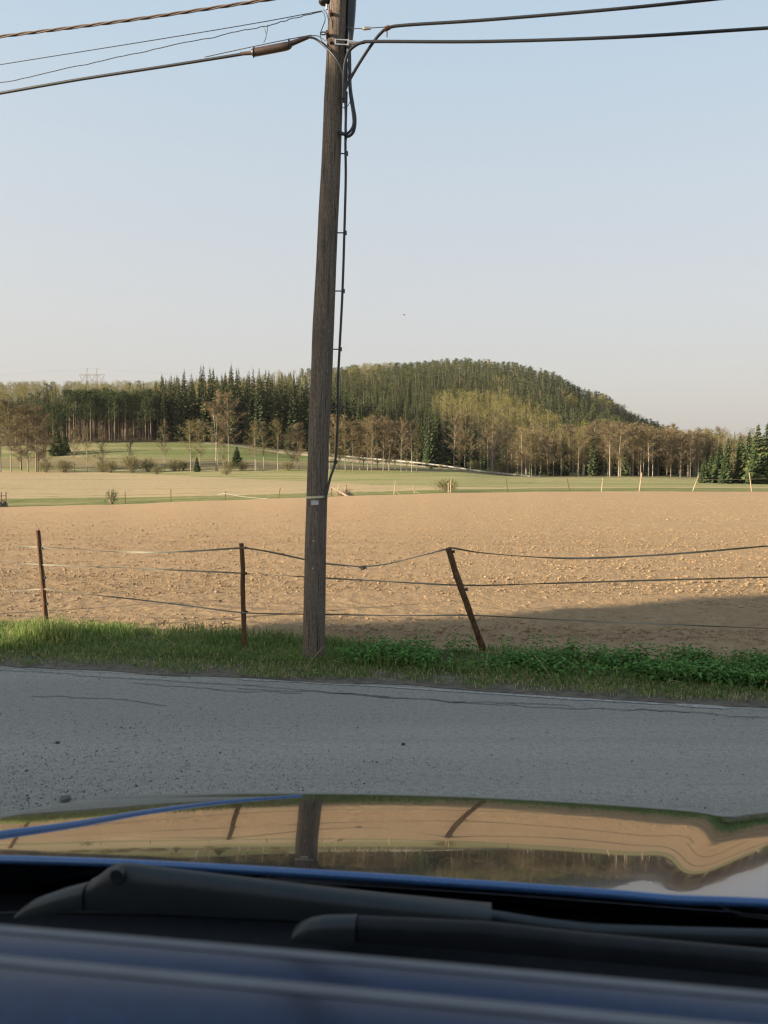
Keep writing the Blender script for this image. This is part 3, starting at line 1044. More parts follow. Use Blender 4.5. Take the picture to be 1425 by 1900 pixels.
cab('lead_in_cable', [(572, 69, 0.04), (583, 71, 0.05), (594, 78, 0.06), (607, 90, 0.09), (620, 104, 0.115), (630, 120, 0.115), (636, 138, 0.10), (639, 160, 0.07), (641, 200, 0.04), (642, 260, 0.04)], 0.0095)

# ------------------------------------------------------------------ overhead lines, each a thing strung along the road
WQ = np.array((-0.45, POLE_D, 0))


def on_plane(x, y, shift=0.0):
    """picture point on the vertical plane along the road through the pole"""
    r = ray(x, y)
    n = np.array((-RD[1], RD[0]))
    q = WQ[:2] + n * shift
    t = np.dot(q, n) / np.dot(r[:2], n)
    return np.array((0, 0, CAMH)) + r * t


def span(name, pts, r_, mat, label, cat, far_=34.0, shift=0.0, extra=None, jit=0.0):
    P = np.array([on_plane(x, y, shift) for x, y in pts])
    e0, e1 = P[-2], P[-1]
    dd = (e1 - e0)
    dd = dd / np.linalg.norm(dd[:2])
    L = np.linspace(0, far_, 16)[1:]
    # carry on along the same line with a shallow sag and rise
    k = -dd[2] / far_ * 1.15
    ext = np.stack([e1[0] + dd[0] * L, e1[1] + dd[1] * L, e1[2] + dd[2] * L + k * L * L], -1)
    S_ = spline(P, 70)
    Q = np.vstack([S_, ext])
    m_ = MB()
    if mat == 'bundle':
        ln = np.concatenate([[0], np.cumsum(np.linalg.norm(np.diff(Q, axis=0), axis=1))])
        lf = np.concatenate([np.arange(0, ln[69] + 0.4, 0.025), np.arange(ln[69] + 0.4, ln[-1], 0.2)])
        QQ = np.stack([np.interp(lf, ln, Q[:, i]) for i in range(3)], -1)
        for s_ in range(3):
            ph = lf / 0.55 * 2 * math.pi + s_ * 2.094
            m_.tube(QQ + np.stack([0 * ph, np.cos(ph) * 0.0075, np.sin(ph) * 0.0075], -1), 0.0066, 7, cap=False)
    else:
        if jit:
            Q[:70] += np.stack([np.zeros(70), np.zeros(70), jit * fbm(np.arange(70) * 0.5, np.zeros(70))], -1)
        m_.tube(Q, r_, 7)
    if extra:
        for ep, er in extra:
            m_.tube(spline([on_plane(x, y, shift) for x, y in ep], 24), er, 6)
    o = m_.build(name, M[mat], smooth=True)
    tag(o, label, cat)
    return o


span('overhead_cable', [(640, -24), (505, -2), (250, 36), (0, 68)], 0.012, 'bundle', 'twisted brown cable, topmost of the lines left of the power pole', 'cable')
span('overhead_wire', [(598, 20), (480, 42), (300, 72), (0, 120)], 0.0035, 'cable', 'thin straight wire just under the twisted cable left of the pole', 'wire')
span('overhead_wire', [(597, 21), (540, 36), (490, 48), (380, 72), (200, 110), (0, 154)], 0.0035, 'cable', 'thin kinked wire with a dangling end left of the power pole', 'wire',
     extra=[([(488, 49), (492, 56), (494, 66), (491, 76), (489, 79)], 0.0028), ([(497, 46), (496, 55), (495, 62)], 0.0028)], jit=0.006, shift=0.03)
main = span('overhead_cable', [(470, 96), (445, 101), (300, 124), (150, 147), (0, 173)], 0.0125, 'cable', 'thick black cable with a brown splice sleeve left of the power pole', 'cable')
m_ = MB()
S_ = spline([on_plane(x, y) for x, y in ((446, 100), (468, 98), (473, 97), (530, 86), (540, 81), (572, 69))], 40)
m_.tube(S_, np.interp(np.linspace(0, 5, 40), range(6), [0.014, 0.016, 0.033, 0.033, 0.022, 0.014]), 12)
sl = m_.build('splice_sleeve', M['sleeve'], main, smooth=True)
for x, y in ((471, 97), (536, 82)):
    m_ = MB()
    c_ = on_plane(x, y)
    q = np.linspace(0, 2 * math.pi, 15)
    m_.tube([c_ + (0.004 * math.sin(k), 0.036 * math.cos(k), 0.040 * math.sin(k)) for k in q], 0.004, 5, cap=False)
    m_.build('sleeve_tie', M['cable'], sl)
m_ = MB()
m_.tube(spline([on_plane(x, y) for x, y in ((578, 65), (520, 76), (430, 95), (380, 106))], 20), 0.0035, 6)
m_.build('messenger_wire', M['wire'], main)
ra = span('overhead_cable', [(637, 190), (640, 168), (650, 146), (670, 112), (690, 82), (706, 62), (722, 51), (760, 46), (900, 37), (1150, 16), (1425, -12)], 0.0125, 'cable',
          'upper thick black cable running right from the power pole', 'cable', shift=-0.06)
m_ = MB()
c_ = on_plane(718, 52, -0.06)
m_.tube([c_ + (0, 0, -0.07), c_ + (0, 0, 0.02)], 0.005, 6)
m_.tube([c_ + (-0.02, 0, -0.01), c_ + (0.02, 0, 0.006)], 0.019, 8)
m_.build('cable_tie', M['rust'], ra)
span('overhead_cable', [(637, 182), (638, 140), (640, 118), (646, 98), (657, 86), (672, 79), (700, 77), (900, 77), (1150, 69), (1425, 52)], 0.0125, 'cable',
     'lower thick black cable running right from the power pole', 'cable', shift=-0.10)

# ------------------------------------------------------------------ roadside fence
posts = [((88, 1178), (70, 984), 0.0225, 'thin wooden fence post in sunlit grass, leftmost along the road', [(0.30, 1), (0.55, 1), (0.83, 1)], 0.0),
         ((453, 1213), (449, 1008), 0.0215, 'upright thin wooden fence post just left of the power pole', [(0.38, 1), (0.73, 1), (0.96, 1)], 0.0),
         ((899, 1214), (831, 1017), 0.0270, 'strongly tilted wooden fence post right of the power pole', [(0.62, 1), (0.97, 1)], 0.16)]
ptop = []
for base, tp, r_, lab, ins, toward in posts:
    b_ = at_z(*base, 0.0)
    t_p = at_d(tp[0], tp[1], b_[1] - toward)
    root = empty('fence_post', tuple(b_))
    tag(root, lab, 'fence post', 'wooden posts of the roadside fence')
    v_ = t_p - b_
    m_ = MB()
    kk = np.linspace(-0.12, 1, 26)
    P = b_ * 0 + v_[None, :] * kk[:, None]
    P[:, 0] += 0.004 * fbm(kk * 4, kk * 0 + base[0])
    rad_ = r_ * (1.06 - 0.10 * kk) * (1 + 0.05 * fbm(kk * 9, kk * 0 + base[0]))
    m_.tube(P, rad_, 14, jitter=0.035)
    m_.build('post', M['post'], root, smooth=False)
    for f_, _ in ins:
        c_ = v_ * f_
        m_ = MB()
        m_.tube([c_ + (r_ * 0.7, -0.005, 0), c_ + (r_ + 0.016, -0.012, 0)], 0.006, 6)
        m_.tube([c_ + (r_ + 0.012, -0.012, -0.012), c_ + (r_ + 0.012, -0.012, 0.012)], 0.010, 8)
        m_.build('insulator', M['insul'], root)
    ptop.append((b_, v_))


TAPE_ENDS = []


def tape_run(name, pts, label, w_, mat='tape', ext=True, twist=3.0, knot=None):
    """flat fence tape through picture points; distance follows the posts"""
    pxs_ = [88, 453, 899]
    ds_ = [ptop[0][0][1], ptop[1][0][1], ptop[2][0][1]]
    sl0 = (ds_[1] - ds_[0]) / (pxs_[1] - pxs_[0])
    sl1 = (ds_[2] - ds_[1]) / (pxs_[2] - pxs_[1])

    def dep(x):
        if x < 88:
            return ds_[0] + sl0 * (x - 88) * 0.8
        if x > 899:
            return ds_[2] - 0.0011 * (x - 899)
        return float(np.interp(x, pxs_, ds_))
    P = [at_d(x, y, dep(x) - 0.03) for x, y in pts]
    if ext:
        P = [P[0] + (P[0] - P[1]) / np.linalg.norm(P[0] - P[1]) * 1.6] + P + [P[-1] + (P[-1] - P[-2]) / np.linalg.norm(P[-1] - P[-2]) * 1.6]
    TAPE_ENDS.append((P[0], P[-1]))
    Q = spline(P, 220)
    s_ = np.concatenate([[0], np.cumsum(np.linalg.norm(np.diff(Q, axis=0), axis=1))])
    th = math.pi / 2 + 0.9 * np.sin(s_ * twist) + 0.6 * fbm(s_ * 1.7, s_ * 0 + pts[0][1])
    off = np.stack([0 * th, np.cos(th), np.sin(th)], -1) * w_ / 2
    th2 = np.stack([0 * th, -np.sin(th), np.cos(th)], -1) * 0.0008
    m_ = MB()
    ring = np.stack([Q - off - th2, Q + off - th2, Q + off + th2, Q - off + th2, Q - off - th2], 1)
    m_.grid(ring)
    if knot:
        c_ = at_d(knot[0], knot[1], dep(knot[0]) - 0.03)
        for k in range(9):
            e_ = c_ + np.array((rng.uniform(-0.075, 0.04), rng.uniform(-0.02, 0.02), rng.uniform(-0.04, 0.012)))
            m_.tube(spline([c_ + rng.uniform(-0.012, 0.012, 3), (c_ + e_) / 2 + rng.uniform(-0.012, 0.012, 3), e_], 8), 0.004, 5)
    o = m_.build(name, M[mat], smooth=False)
    tag(o, label, 'fence tape', 'fence tapes strung between the roadside posts')
    return o


tape_run('fence_tape', [(0, 1013), (75, 1015), (140, 1018), (200, 1023), (280, 1025), (350, 1023), (445, 1017), (456, 1017), (500, 1024), (560, 1037), (600, 1045), (650, 1050), (678, 1051), (720, 1046), (770, 1034), (824, 1020), (840, 1017),
                        (880, 1024), (930, 1029), (1000, 1034), (1080, 1036), (1200, 1031), (1300, 1024), (1425, 1013)], 'sagging top fence tape with a frayed knot right of the pole', 0.016, knot=(678, 1051))
tape_run('fence_tape', [(0, 1042), (82, 1048), (200, 1052), (330, 1058), (455, 1064), (560, 1070), (700, 1078), (862, 1086), (1000, 1083), (1200, 1077), (1425, 1071)], 'taut middle fence tape between top and bottom tapes', 0.014)
tape_run('fence_tape', [(0, 1099), (84, 1093), (110, 1097), (250, 1112), (350, 1124), (456, 1137), (600, 1140), (740, 1142), (880, 1142), (1000, 1148), (1150, 1155), (1425, 1166)], 'lowest fence tape just above the verge plants', 0.0125)

# the next posts of the fence, just beyond both sides of the frame
for k, lab in ((0, 'thin wooden fence post next along to the left'), (1, 'thin wooden fence post next along to the right')):
    pt = TAPE_ENDS[0][k]
    b_ = np.array((pt[0], pt[1] + 0.03, 0.0))
    root = empty('fence_post', tuple(b_))
    tag(root, lab, 'fence post', 'wooden posts of the roadside fence')
    m_ = MB()
    kk = np.linspace(-0.12, 1, 16)
    m_.tube(np.array((0.02, 0, pt[2] + 0.05))[None] * kk[:, None], 0.022 * (1.05 - 0.1 * kk), 12, jitter=0.035)
    m_.build('post', M['post'], root)

# ------------------------------------------------------------------ far edge of the field
fp = [(232, 933, 232, 912, 0), (317, 932, 317, 907, 0), (417, 929, 419, 911, 0), (517, 926, 520, 905, 0), (615, 922, 615, 903, 0), (644, 921, 643, 899, 0), (731, 918, 734, 893, 1), (769, 917, 768, 901, 1),
      (832, 915, 832, 896, 1), (836, 915, 837, 888, 1), (942, 912, 939, 887, 0), (1057, 912, 1052, 887, 0), (1116, 911, 1119, 887, 1), (1186, 912, 1191, 877, 1), (1285, 911, 1296, 883, 1), (1395, 910, 1390, 877, 1)]
flab = ['short dark stake at the far field edge left of the sapling', 'dark stake on the green strip at the far field edge', 'short leaning stake where the white tape begins', 'stake beside the white tape left of the power pole',
        'grey stake just right of the power pole band', 'thin stake standing in the brush heap', 'pale stake with a side brace at the field edge', 'short thin pale stake right of the braced stake', 'shorter of two stakes beside the small bush', 'taller of two stakes beside the small bush',
        'dark stake at the field edge below the guard rail end', 'dark stake leaning left on the green field edge', 'thin pale stake leaning right on the green field edge', 'tall pale stake, thickest along the far field edge', 'pale stake tilting far right beside the small spruces', 'pale stake leaning left in front of the spruces']
FPT = []
for (xb, yb, xt, yt, pale), lab in zip(fp, flab):
    d = 50.3
    b_ = at_d(xb, yb, d)
    b_[2] = float(ground_z(b_[0], d)) - 0.03
    t_p = at_d(xt, yt, d)
    m_ = MB()
    r_ = 0.042 if lab.startswith('tall pale') else (0.034 if pale else 0.026)
    v_ = t_p - b_
    kk = np.linspace(-0.1, 1, 8)
    m_.tube(v_[None] * kk[:, None], r_ * (1.05 - 0.12 * kk), 7, jitter=0.06)
    if 'brace' in lab:
        m_.tube([v_ * 0.45 * 0 + (0.42, -0.1, 0.0), v_ * 0.35], 0.02, 6)
    o = m_.build('field_stake', M['postpale' if pale else 'post'], loc=tuple(b_))
    tag(o, lab, 'stake', 'stakes along the far edge of the field')
    FPT.append((b_, v_))


def far_tape(name, pts, r_, mat, label):
    Q = spline([at_d(x, y, 50.2) for x, y in pts], 60)
    m_ = MB()
    m_.tube(Q, r_, 5)
    tag(m_.build(name, M[mat], smooth=True), label, 'fence tape')


far_tape('fence_tape', [(404, 918), (412, 916.5), (422, 916), (440, 920), (480, 924.5), (530, 926), (600, 923)], 0.018, 'whitetape', 'drooping white tape on the green strip left of the power pole')
far_tape('fence_tape', [(836, 899), (942, 896), (1054, 893), (1118, 892), (1190, 889), (1294, 890), (1391, 889), (1470, 887)], 0.008, 'tape', 'thin tape between the far stakes on the right')

# brush heap with a fallen pale branch
bh = empty('brush_heap', tuple(at_d(636, 920, 50.4)))
bh.location.z = float(ground_z(bh.location.x, 50.4))
tag(bh, 'heap of dry brush with a fallen pale branch right of the power pole', 'brush heap')
O = np.array(bh.location)
m_ = MB()
P = spline([at_d(614, 902, 50.0) - O, at_d(624, 909, 50.0) - O, at_d(634, 914, 50.0) - O, at_d(646, 921, 50.0) - O], 14)
m_.tube(P, np.linspace(0.045, 0.075, 14), 8, jitter=0.1)
m_.tube([P[5], P[5] + (0.1, -0.1, 0.25), P[5] + (0.1, -0.1, 0.4)], [0.03, 0.02, 0.01], 6)
m_.build('fallen_branch', M['branchpale'], bh)
m_ = MB()
for k in range(170):
    a_ = np.array((rng.normal(0.05, 0.28), rng.normal(0.1, 0.25), rng.uniform(0, 0.25)))
    dv = rng.normal(0, 1, 3) * (0.3, 0.25, 0.22)
    m_.tube([a_, a_ + dv * 0.5 + (0, 0, 0.02), a_ + dv], [0.012, 0.009, 0.004], 4, cap=False)
for k in range(60):
    a_ = np.array((rng.normal(0.28, 0.09), rng.normal(0.1, 0.1), rng.uniform(0.05, 0.45)))
    dv = rng.normal(0, 1, 3) * 0.12 + (0, 0, 0.12)
    m_.tube([a_, a_ + dv], [0.014, 0.005], 4, cap=False)
m_.build('twigs', M['branchwood'], bh)
# rusty frame at the left border, standing in dark brush
fr = empty('rusty_frame', (0, 0, 0))
b_ = at_d(3, 936, 49.5)
b_[2] = float(ground_z(b_[0], 49.5))
fr.location = tuple(b_)
tag(fr, 'rusty red steel frame standing at the far field edge, far left', 'farm implement')
m_ = MB()
for x_ in (-1.1, -0.55, -0.02, 0.28):
    m_.bar((x_, 0, 0), (x_ + 0.02, 0, 0.72 + (0.25 if abs(x_ - 0.28) < 0.1 or abs(x_ + 0.02) < 0.01 else 0)), 0.045, 0.045)
for z_ in (0.32, 0.70):
    m_.bar((-1.15, -0.03, z_), (0.30, -0.03, z_ + 0.02), 0.05, 0.05)
m_.build('frame', M['rust'], fr)
m_ = MB()
m_.bar((0.1, -0.06, 0.30), (0.62, -0.2, 0.0), 0.05, 0.03)
m_.build('prop', M['branchwood'], fr)
bp = empty('brush_heap', (b_[0], b_[1] - 0.25, b_[2]))
tag(bp, 'dark brush piled around the foot of the rusty frame', 'brush heap')
m_ = MB()
for k in range(260):
    a_ = np.array((rng.uniform(-1.3, 0.42), rng.normal(0, 0.15), rng.uniform(0, 0.32)))
    dv = rng.normal(0, 1, 3) * (0.16, 0.12, 0.12)
    m_.tube([a_, a_ + dv], [0.022, 0.008], 4, cap=False)
m_.build('twigs', M['grit'], bp)

# guard rail on the far road and the pale track it follows
gp = [(640, 846), (690, 851), (760, 857), (805, 862), (850, 868), (900, 875), (950, 880), (1010, 886.5)]
GD = [262, 258, 250, 244, 238, 233, 229, 226]
root = empty('guard_rail', tuple(at_d(850, 872, 238)))
tag(root, 'long pale guard rail along the far road before the woods', 'guard rail')
O = np.array(root.location)
Q = spline([at_d(x, y, d) - O for (x, y), d in zip(gp, GD)], 60)
m_ = MB()
prof = [(0, 0.16), (-0.05, 0.10), (0.0, 0.0), (-0.05, -0.10), (0, -0.16), (0.03, -0.16), (0.03, 0.16), (0, 0.16)]
m_.grid([[q + (0, a_ * 1.0, b_ * 1.25) for a_, b_ in prof] for q in Q])
m_.build('beam', M['rail'], root)
for k in range(0, 60, 3):
    q = Q[k]
    gz = float(ground_z(q[0] + O[0], q[1] + O[1])) - O[2]
    m_ = MB()
    m_.box((q[0] - 0.06, q[1] + 0.03, min(gz, q[2] - 0.9)), (q[0] + 0.06, q[1] + 0.15, q[2] + 0.2))
    m_.build('rail_post', M['rail'], root)
m_ = MB()
tp = [(380, 823), (450, 829), (520, 836), (570, 841), (640, 849), (700, 855), (760, 860), (850, 871), (930, 880), (1010, 888.5)]
td = [300, 295, 287, 282, 268, 262, 254, 242, 235, 230]
S_ = spline([at_d(x, y, d) for (x, y), d in zip(tp, td)], 60)
row0, row1 = S_.copy(), S_.copy()
row0[:, 1] -= 2.2
row0[:, 2] = np.maximum(ground_z(row0[:, 0], row0[:, 1]) + 0.10, row0[:, 2] - 0.35)
row1[:, 1] += 1.4
row1[:, 2] = np.maximum(row0[:, 2] + 0.22, ground_z(row1[:, 0], row1[:, 1]) + 0.10)
skirt0 = row0.copy()
skirt0[:, 2] -= 2.5
m_.grid([skirt0, row0, row1])
m_.build('gravel_track', M['gravelroad'])['kind'] = 'structure'

# distant transmission tower on the wooded ridge
PYD = 900.0
root = empty('transmission_tower', tuple(at_d(170, 745, PYD)))
tag(root, 'distant steel transmission tower rising above the forest at left', 'transmission tower')
O = np.array(root.location)


def pp(x, y):
    return at_d(x, y, PYD) - O


for cx, ty in ((161.5, 683), (179.5, 683)):
    m_ = MB()
    for s_ in (-0.9, 0.9):
        m_.bar(pp(cx, 750) + (s_, 0, 0), pp(cx, 696) + (s_, 0, 0), 0.5, 0.5)
    for k in range(12):
        y0, y1 = 750 - k * 4.5, 745.5 - k * 4.5
        s_ = 0.9 if k % 2 else -0.9
        m_.bar(pp(cx, y0) + (s_, 0, 0), pp(cx, y1) + (-s_, 0, 0), 0.25, 0.25)
    m_.bar(pp(cx - 0.6, 697), pp(cx + 0.5, ty), 0.55, 0.55)
    m_.build('mast', M['pylon'], root)
m_ = MB()
m_.bar(pp(147, 694.5), pp(194, 694.5), 0.6, 0.6)
m_.bar(pp(150, 696.5), pp(190, 696.5), 0.35, 0.35)
m_.build('crossarm', M['pylon'], root)
for cx in (153, 170.5, 188):
    m_ = MB()
    m_.bar(pp(cx - 5.5, 696), pp(cx, 707), 0.55, 0.55)
    m_.bar(pp(cx + 5.5, 696), pp(cx, 707), 0.55, 0.55)
    m_.build('insulator_string', M['pylon'], root)
for k, (pts) in enumerate(([(-60, 722), (60, 716), (115, 713), (153, 707)], [(188, 707), (230, 715), (300, 724), (420, 736)], [(-60, 727), (60, 720), (118, 715), (170, 707), (232, 718), (420, 742)],
                           [(-60, 698), (60, 692), (161, 684), (179, 684), (300, 692), (500, 704)])):
    m_ = MB()
    m_.tube(spline([pp(x, y) for x, y in pts], 40), 0.13 if k < 3 else 0.05, 4)
    m_.build('conductor', M['pylon'], root)

# bird
root = empty('bird', tuple(at_d(750, 584.5, 60)))
tag(root, 'tiny dark bird flying in the pale sky above the wooded hill', 'bird')
m_ = MB()
m_.tube(spline([(-0.09, 0, 0), (-0.03, 0, 0.005), (0.05, 0, 0.005), (0.1, 0, -0.005)], 10), [0.004, 0.012, 0.02, 0.025, 0.027, 0.025, 0.02, 0.016, 0.014, 0.004], 8)
for s_ in (-1, 1):
    m_.grid([[(-0.03, s_ * 0.01, 0.01), (0.04, s_ * 0.01, 0.01)], [(-0.05, s_ * 0.09, 0.05), (0.03, s_ * 0.09, 0.055)], [(-0.08, s_ * 0.17, 0.04), (-0.04, s_ * 0.17, 0.042)]])
m_.add([(-0.08, -0.01, 0), (-0.08, 0.01, 0), (-0.15, 0.025, 0), (-0.15, -0.025, 0)], [(0, 1, 2, 3)])
m_.build('body', M['bird'], root)
root.rotation_euler = (0.3, 0.2, 0.5)

# ------------------------------------------------------------------ trees (unit prototypes, metres)


def tri_leaves(mb, C, size, mat, tone, aspect=0.6, nrm_up=0.0):
    """one quad leaf spray per centre, random orientation"""
    n = len(C)
    a = rng.normal(0, 1, (n, 3))
    a[:, 2] *= 0.7
    a /= np.linalg.norm(a, axis=1)[:, None]
    b = rng.normal(0, 1, (n, 3))
    b -= a * (a * b).sum(1)[:, None]
    b /= np.linalg.norm(b, axis=1)[:, None]
    s = (size if not np.isscalar(size) else np.full(n, size))[:, None]
    V = np.stack([C - a * s * 0.5, C - b * s * aspect * 0.5, C + a * s * 0.5, C + b * s * aspect * 0.5], 1).reshape(-1, 3)
    F = (np.arange(n) * 4)[:, None] + np.array([[0, 1, 2, 3]])
    mb.add(V, F, mat, np.repeat(tone, 4))


def make_spruce(H, detail=1.0, width=0.17, seed=0, bare=0.03):
    """conifer with drooping whorls; returns trunk MB, crown MB"""
    tr, cr = MB(), MB()
    tr.tube([(0, 0, -0.6), (0, 0, H * 0.5), (0, 0, H * 0.97)], [H * 0.013, H * 0.008, H * 0.0015], 7)
    nw = int(H * 1.7 * detail) + 6
    V, F, T = [], [], []
    nv = 0
    for i in range(nw):
        t = bare + (1 - bare) * (i + rng.uniform(-0.3, 0.3)) / nw
        t = min(max(t, 0.0), 0.995)
        rad = H * width * (1 - t) ** 0.82 * rng.uniform(0.78, 1.12) + 0.12
        if t < 0.12:
            rad *= 0.75 + 2 * t
        nb = max(4, int((7 + 3 * (1 - t)) * (0.75 + 0.25 * detail)))
        a0 = rng.uniform(0, 6.28)
        for b in range(nb):
            a = a0 + b * 6.283 / nb + rng.uniform(-0.25, 0.25)
            L = rad * rng.uniform(0.7, 1.15)
            dr = np.array((math.cos(a), math.sin(a), 0))
            sd = np.array((-dr[1], dr[0], 0))
            z0 = H * t
            droop = L * rng.uniform(0.18, 0.45) * (0.35 + 0.9 * (1 - t))
            w = L * rng.uniform(0.20, 0.30) + 0.05
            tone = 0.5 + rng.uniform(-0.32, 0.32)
            p0 = np.array((0, 0, min(z0 + rng.uniform(-0.75, 0.75) * H / nw, H * 0.99)))
            p1 = p0 + dr * L * 0.5 + (0, 0, -droop * 0.35)
            p2 = p0 + dr * L + (0, 0, -droop * 0.75 + 0.08 * L)
            hang = (0, 0, -0.16 * L - 0.12)
            q = [p0, p1 - sd * w, p1 + sd * w, p2, p1 - sd * w * 0.9 + hang, p1 + sd * w * 0.9 + hang, p0 + dr * L * 0.82 + (0, 0, -droop * 0.6) - sd * w * 0.6 + np.array(hang), p0 + dr * L * 0.82 + (0, 0, -droop * 0.6) + sd * w * 0.6 + np.array(hang)]
            V += q
            F += [(nv, nv + 1, nv + 2), (nv + 1, nv + 3, nv + 2), (nv + 1, nv + 4, nv + 3), (nv + 2, nv + 3, nv + 5), (nv + 1, nv + 6, nv + 3), (nv + 2, nv + 3, nv + 7)]
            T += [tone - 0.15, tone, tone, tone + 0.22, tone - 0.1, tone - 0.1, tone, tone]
            nv += 8
    V += [(-0.06, 0, H * 0.94), (0.06, 0, H * 0.94), (0, 0, H * 1.03), (0, -0.06, H * 0.94), (0, 0.06, H * 0.94)]
    F += [(nv, nv + 1, nv + 2), (nv + 3, nv + 4, nv + 2)]
    T += [0.5] * 5
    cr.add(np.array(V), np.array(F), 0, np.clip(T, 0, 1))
    return tr, cr


def make_pine(H, detail=1.0, base=0.45, width=0.13, seed=0):
    tr, cr = MB(), MB()
    bend = rng.uniform(-0.02, 0.02, 2) * H
    pts = np.array([(0, 0, -0.6), (bend[0] * 0.3, bend[1] * 0.3, H * 0.4), (bend[0], bend[1], H * 0.7), (bend[0] * 1.1, bend[1] * 1.1, H * 0.96)])
    tr.tube(spline(pts, 9), np.linspace(H * 0.012, H * 0.003, 9) + 0.02, 7)
    nc = int(46 * detail)
    for k in range(nc):
        t = base + (1 - base) * rng.uniform(0, 1) ** 0.8
        u = (t - base) / (1 - base)
        rad = H * width * (0.55 + 0.75 * math.sin(min(1, u * 1.25 + 0.15) * math.pi)) * (1.08 - 0.62 * u)
        a = rng.uniform(0, 6.28)
        rr = rad * rng.uniform(0.25, 1.0) ** 0.7
        c = np.array((bend[0] * t + rr * math.cos(a), bend[1] * t + rr * math.sin(a), H * t * 0.985 + 0.05 * H * rng.uniform(-0.3, 0.3)))
        if rr > 0.5 and k % 2 == 0 and detail > 0.6:
            tr.tube([(bend[0] * t, bend[1] * t, H * t - 0.25 * rr), c], [0.05, 0.02], 4, cap=False)
        cl = H * 0.034 * rng.uniform(0.7, 1.35)
        m = int(17 * (0.5 + 0.5 * detail))
        P = c + rng.normal(0, 1, (m, 3)) * np.array((cl, cl, cl * 0.5))
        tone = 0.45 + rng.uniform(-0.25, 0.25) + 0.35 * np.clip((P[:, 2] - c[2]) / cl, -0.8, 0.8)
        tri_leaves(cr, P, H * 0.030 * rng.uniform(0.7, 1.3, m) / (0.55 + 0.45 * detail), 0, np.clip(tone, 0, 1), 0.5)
    # a few dead lower stubs
    for k in range(5):
        t = base * rng.uniform(0.55, 1.0)
        a = rng.uniform(0, 6.28)
        tr.tube([(bend[0] * t, bend[1] * t, H * t), (bend[0] * t + 0.7 * math.cos(a), bend[1] * t + 0.7 * math.sin(a), H * t - 0.15)], [0.03, 0.01], 4, cap=False)
    return tr, cr


def make_birch(H, leaf=700, twigs=260, stems=1, base=0.28, width=0.15, leafsize=0.26, drop=0.3, seed=0):
    """slender trunk(s), rising limbs, fine twigs and scattered small leaves. trunk MB, crown MB (slot 0 twigs, 1 leaves)"""
    tr, cr = MB(), MB()
    tips = []
    for s in range(stems):
        hh = H * (1 if s == 0 else rng.uniform(0.7, 0.95))
        lean = rng.uniform(-0.05, 0.05, 2) * H + (0 if s == 0 else 1) * rng.uniform(-0.08, 0.08, 2) * H
        b0 = np.array((rng.uniform(-0.3, 0.3) if s else 0, rng.uniform(-0.3, 0.3) if s else 0, -0.5))
        P = spline([b0, b0 + (lean[0] * 0.15, lean[1] * 0.15, hh * 0.35), (lean[0] * 0.6, lean[1] * 0.6, hh * 0.7), (lean[0], lean[1], hh * 0.98)], 12)
        rd = np.linspace(H * 0.0078, 0.010, 12) * (1 if s == 0 else 0.75) + 0.012
        tr.tube(P, rd, 6)
        nl = int(20 / stems) + 5
        for k in range(nl):
            t = base + (0.97 - base) * (k + rng.uniform(0, 1)) / nl
            i = t * 11
            p = np.array([np.interp(i, range(12), P[:, j]) for j in range(3)])
            u = (t - base) / (1 - base)
            L = H * width * (0.5 + 1.0 * math.sin(math.pi * min(1, 0.2 + 0.75 * u))) * rng.uniform(0.7, 1.15) * (1.15 - 0.6 * u)
            a = rng.uniform(0, 6.28)
            dr = np.array((math.cos(a), math.sin(a), 0))
            q = spline([p, p + dr * L * 0.45 + (0, 0, L * 0.5), p + dr * L * 0.95 + (0, 0, L * rng.uniform(0.55, 1.0))], 6)
            cr.tube(q, np.linspace(0.038, 0.010, 6) * (H / 15), 4, cap=False, tone=0.7)
            tips.append(q)
    tips = np.array(tips)
    # twigs: thin triangles leaving the limbs
    n = twigs
    if n:
        w_ = rng.integers(0, len(tips), n)
        j = rng.integers(1, 6, n)
        A = tips[w_, j] + rng.normal(0, 0.12, (n, 3))
        D = rng.normal(0, 1, (n, 3)) * np.array((1, 1, 0.6)) + np.array((0, 0, 0.35 - drop))
        D /= np.linalg.norm(D, axis=1)[:, None]
        L = rng.uniform(0.5, 1.3, n)[:, None] * H / 16
        S = np.cross(D, rng.normal(0, 1, (n, 3)))
        S /= np.linalg.norm(S, axis=1)[:, None]
        wd = 0.035 * H / 16
        V = np.stack([A - S * wd, A + S * wd, A + D * L], 1).reshape(-1, 3)
        cr.add(V, (np.arange(n) * 3)[:, None] + np.array([[0, 1, 2]]), 0, np.repeat(rng.uniform(0.1, 1, n), 3))
    if leaf:
        w_ = rng.integers(0, len(tips), leaf)
        j = rng.integers(1, 6, leaf)
        A = tips[w_, j] + rng.normal(0, 1, (leaf, 3)) * np.array((0.45, 0.45, 0.5)) * H / 16 - np.array((0, 0, 0.25)) * H / 16 * rng.uniform(0, 1, leaf)[:, None]
        tone = 0.5 + 0.22 * rng.normal(0, 1, leaf) + 0.1 * np.sin(w_ * 1.7)
        tri_leaves(cr, A, leafsize * H / 16 * rng.uniform(0.6, 1.3, leaf), 1, np.clip(tone, 0, 1), 0.55)
    return tr, cr


